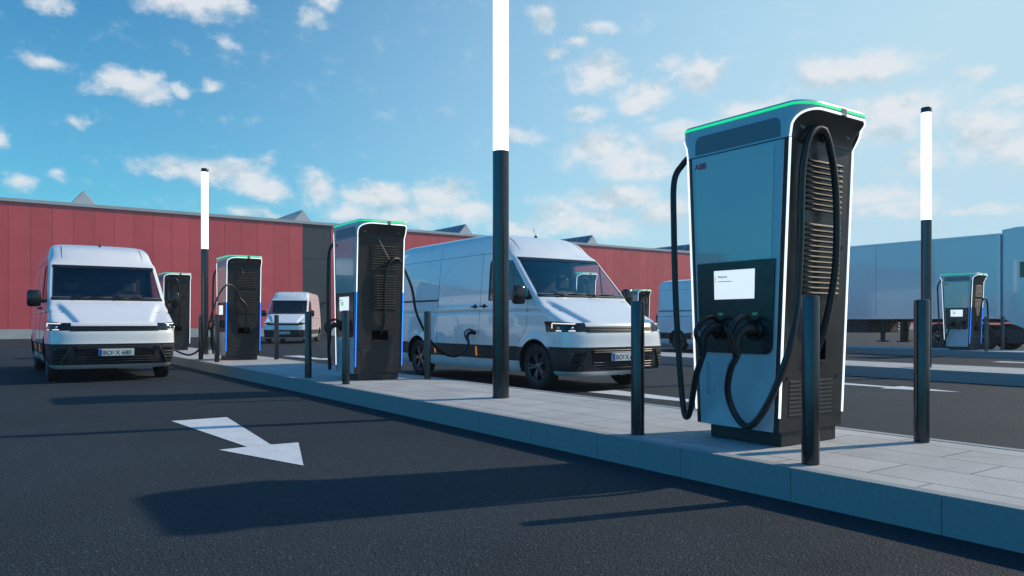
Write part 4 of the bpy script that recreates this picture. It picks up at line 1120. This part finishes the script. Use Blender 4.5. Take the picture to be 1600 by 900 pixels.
# ------------------------------------------------------------------ truck
def truck():
    X = 29.5; t = thing('articulated_truck', 'long white articulated truck with box trailer parked behind the islands at right', 'truck', (X, 12, 0))
    L = 13.6; Wd = 2.5
    bm = boxbm(0, Wd, .0, L, 1.20, 4.18, bev=.02); tr = link('trailer_box', bm, trailer_m, t)
    bm = bmesh.new()
    box(bm, -.015, .10, -.015, .10, 1.18, 4.2, bev=.01)
    box(bm, -.012, .08, .10, L, 4.12, 4.2, bev=.01); box(bm, -.012, .06, .10, L, 1.17, 1.28, bev=.01)
    for y in (L-.1,): box(bm, -.015, .1, y, y+.11, 1.18, 4.2, bev=.01)
    link('edge_profile', bm, trim_s, tr)
    bm = bmesh.new()
    for k in range(1, 6): box(bm, -.004, .0, L*k/6-.004, L*k/6+.004, 1.3, 4.1)
    link('side_joint', bm, seam, tr)
    bm = bmesh.new(); box(bm, .35, .50, .3, L-.2, 1.06, 1.17); box(bm, 2.0, 2.15, .3, L-.2, 1.06, 1.17)
    for k in range(9): box(bm, .05, 2.45, .8+k*1.5, .88+k*1.5, 1.05, 1.165)
    link('chassis', bm, interior, t)
    for x in (.25, 2.1):
        for yy in (3.55, 4.35):
            bm = bmesh.new(); box(bm, x, x+.13, yy, yy+.14, .30, 1.1, bev=.01); box(bm, x-.06, x+.2, yy-.12, yy+.26, .26, .31, bev=.01)
            tube(bm, [(x+.06, yy+.07, .75), (x+.06, yy+.55, 1.05)], .02, 6); link('landing_leg', bm, interior, t)
    bm = bmesh.new(); box(bm, .08, 2.42, 4.9, 8.0, .62, 1.10, bev=.03); link('pallet_box', bm, interior, t)
    bm = bmesh.new(); tube(bm, catmull([(.1, 3.2, 1.1), (.05, 3.25, .8), (.05, 3.3, .45)], 4), .03, 6); link('hose', bm, cable_m, t, True)
    def twheel(y, x, s):
        w = bpy.data.objects.new('wheel', None); COL.objects.link(w); w.parent = t; w.location = (x, y, .50); w.scale = (s, 1, 1)
        cpart('tyre', 'ttyre', lambda: lathe(bmesh.new(), [(.30, -.14), (.42, -.15), (.48, -.14), (.50, -.10), (.50, .10), (.48, .14), (.42, .15), (.31, .14), (.29, .11)], 40, 'x'), rubber, w, True)
        cpart('rim', 'trim', lambda: lathe(bmesh.new(), [(.30, .13), (.27, .12), (.25, .02), (.17, .0), (.15, .08), (.13, .10), (0, .10)], 32, 'x'), alloy, w, True)
        def nuts():
            b = bmesh.new()
            for k in range(10): a = 2*pi*k/10; lathe(b, [(.016, 0), (.016, .045), (0, .045)], 6, 'x', .0, .20*cos(a), .20*sin(a))
            return b
        cpart('wheel_nuts', 'tnuts', nuts, alloy_b, w)
    for y in (2.15, .62, -2.2, 9.2, 10.5, 11.8):
        twheel(y, .17, -1); twheel(y, 2.33, 1)
    bm = bmesh.new()
    for y in (2.15, .62): box(bm, .02, .35, y-.62, y+.62, 1.03, 1.07, bev=.01)
    link('mudguard', bm, clad, t)
    bm = bmesh.new(); box(bm, .5, 2.0, -3.0, 3.0, .55, .95); link('tractor_frame', bm, interior, t)
    # cab: curved lower rear edge as in the photograph
    prof = [(-.03, 4.32), (-.03, 1.20), (-.45, .98), (-.85, .78), (-1.25, .62), (-3.55, .45), (-3.72, .60), (-3.74, 1.6), (-3.62, 2.0), (-3.30, 3.1), (-3.0, 3.6), (-2.2, 4.15), (-1.2, 4.38), (-.5, 4.38)]
    bm = bmesh.new(); prism(bm, prof, lambda u, v, d: Vector((.02+d, u, v)), 2.42)
    bmesh.ops.bevel(bm, geom=[e for e in bm.edges if abs((e.verts[0].co-e.verts[1].co).x) < .01], offset=.08, segments=3, affect='EDGES')
    cab = link('cab', bm, trailer_m, t); smooth_by_angle(cab, 30)
    bm = bmesh.new()
    for s, x in ((-1, .012), (1, 2.452)): prism(bm, [(-1.05, 2.2), (-3.2, 2.2), (-3.1, 2.9), (-3.0, 3.1), (-1.05, 3.1)], lambda u, v, d, x=x: Vector((x+d, u, v)), .008)
    link('side_window', bm, glass_dark, cab)
    bm = bmesh.new(); box(bm, .006, .014, -.92, -.62, 2.6, 3.15); link('side_badge_window', bm, glass_dark, cab)
    bm = bmesh.new(); prism(bm, [(-3.69, 2.0), (-3.37, 3.08), (-3.39, 3.10), (-3.71, 2.01)], lambda u, v, d: Vector((.15+d, u, v)), 2.15); link('windscreen', bm, glass_dark, cab)
    bm = bmesh.new(); box(bm, .04, 2.42, -1.2, .2, .50, .80, bev=.02); box(bm, .03, .3, -1.1, -.2, .3, .55, bev=.03); link('side_fairing', bm, clad, t)
    bm = bmesh.new(); box(bm, -.28, -.05, -3.45, -3.3, 2.1, 2.8, bev=.03); link('mirror', bm, clad, cab)
glass_dark = mat('dark_glass', (.01, .014, .018), .06, noise=.05)
truck()

# ------------------------------------------------------------------ air
def haze(d):
    bm = boxbm(-905, 905, -905, 905, -1, 11); m = bpy.data.materials.new('haze_air'); m.use_nodes = True; nt = m.node_tree; nt.nodes.clear()
    out = nt.nodes.new('ShaderNodeOutputMaterial'); v = nt.nodes.new('ShaderNodeVolumePrincipled'); v.inputs['Density'].default_value = d; v.inputs['Color'].default_value = (.85, .93, 1, 1); v.inputs['Anisotropy'].default_value = .2
    nt.links.new(v.outputs[0], out.inputs['Volume']); o = link('haze', bm, m); o['kind'] = 'stuff'
haze(.0006)
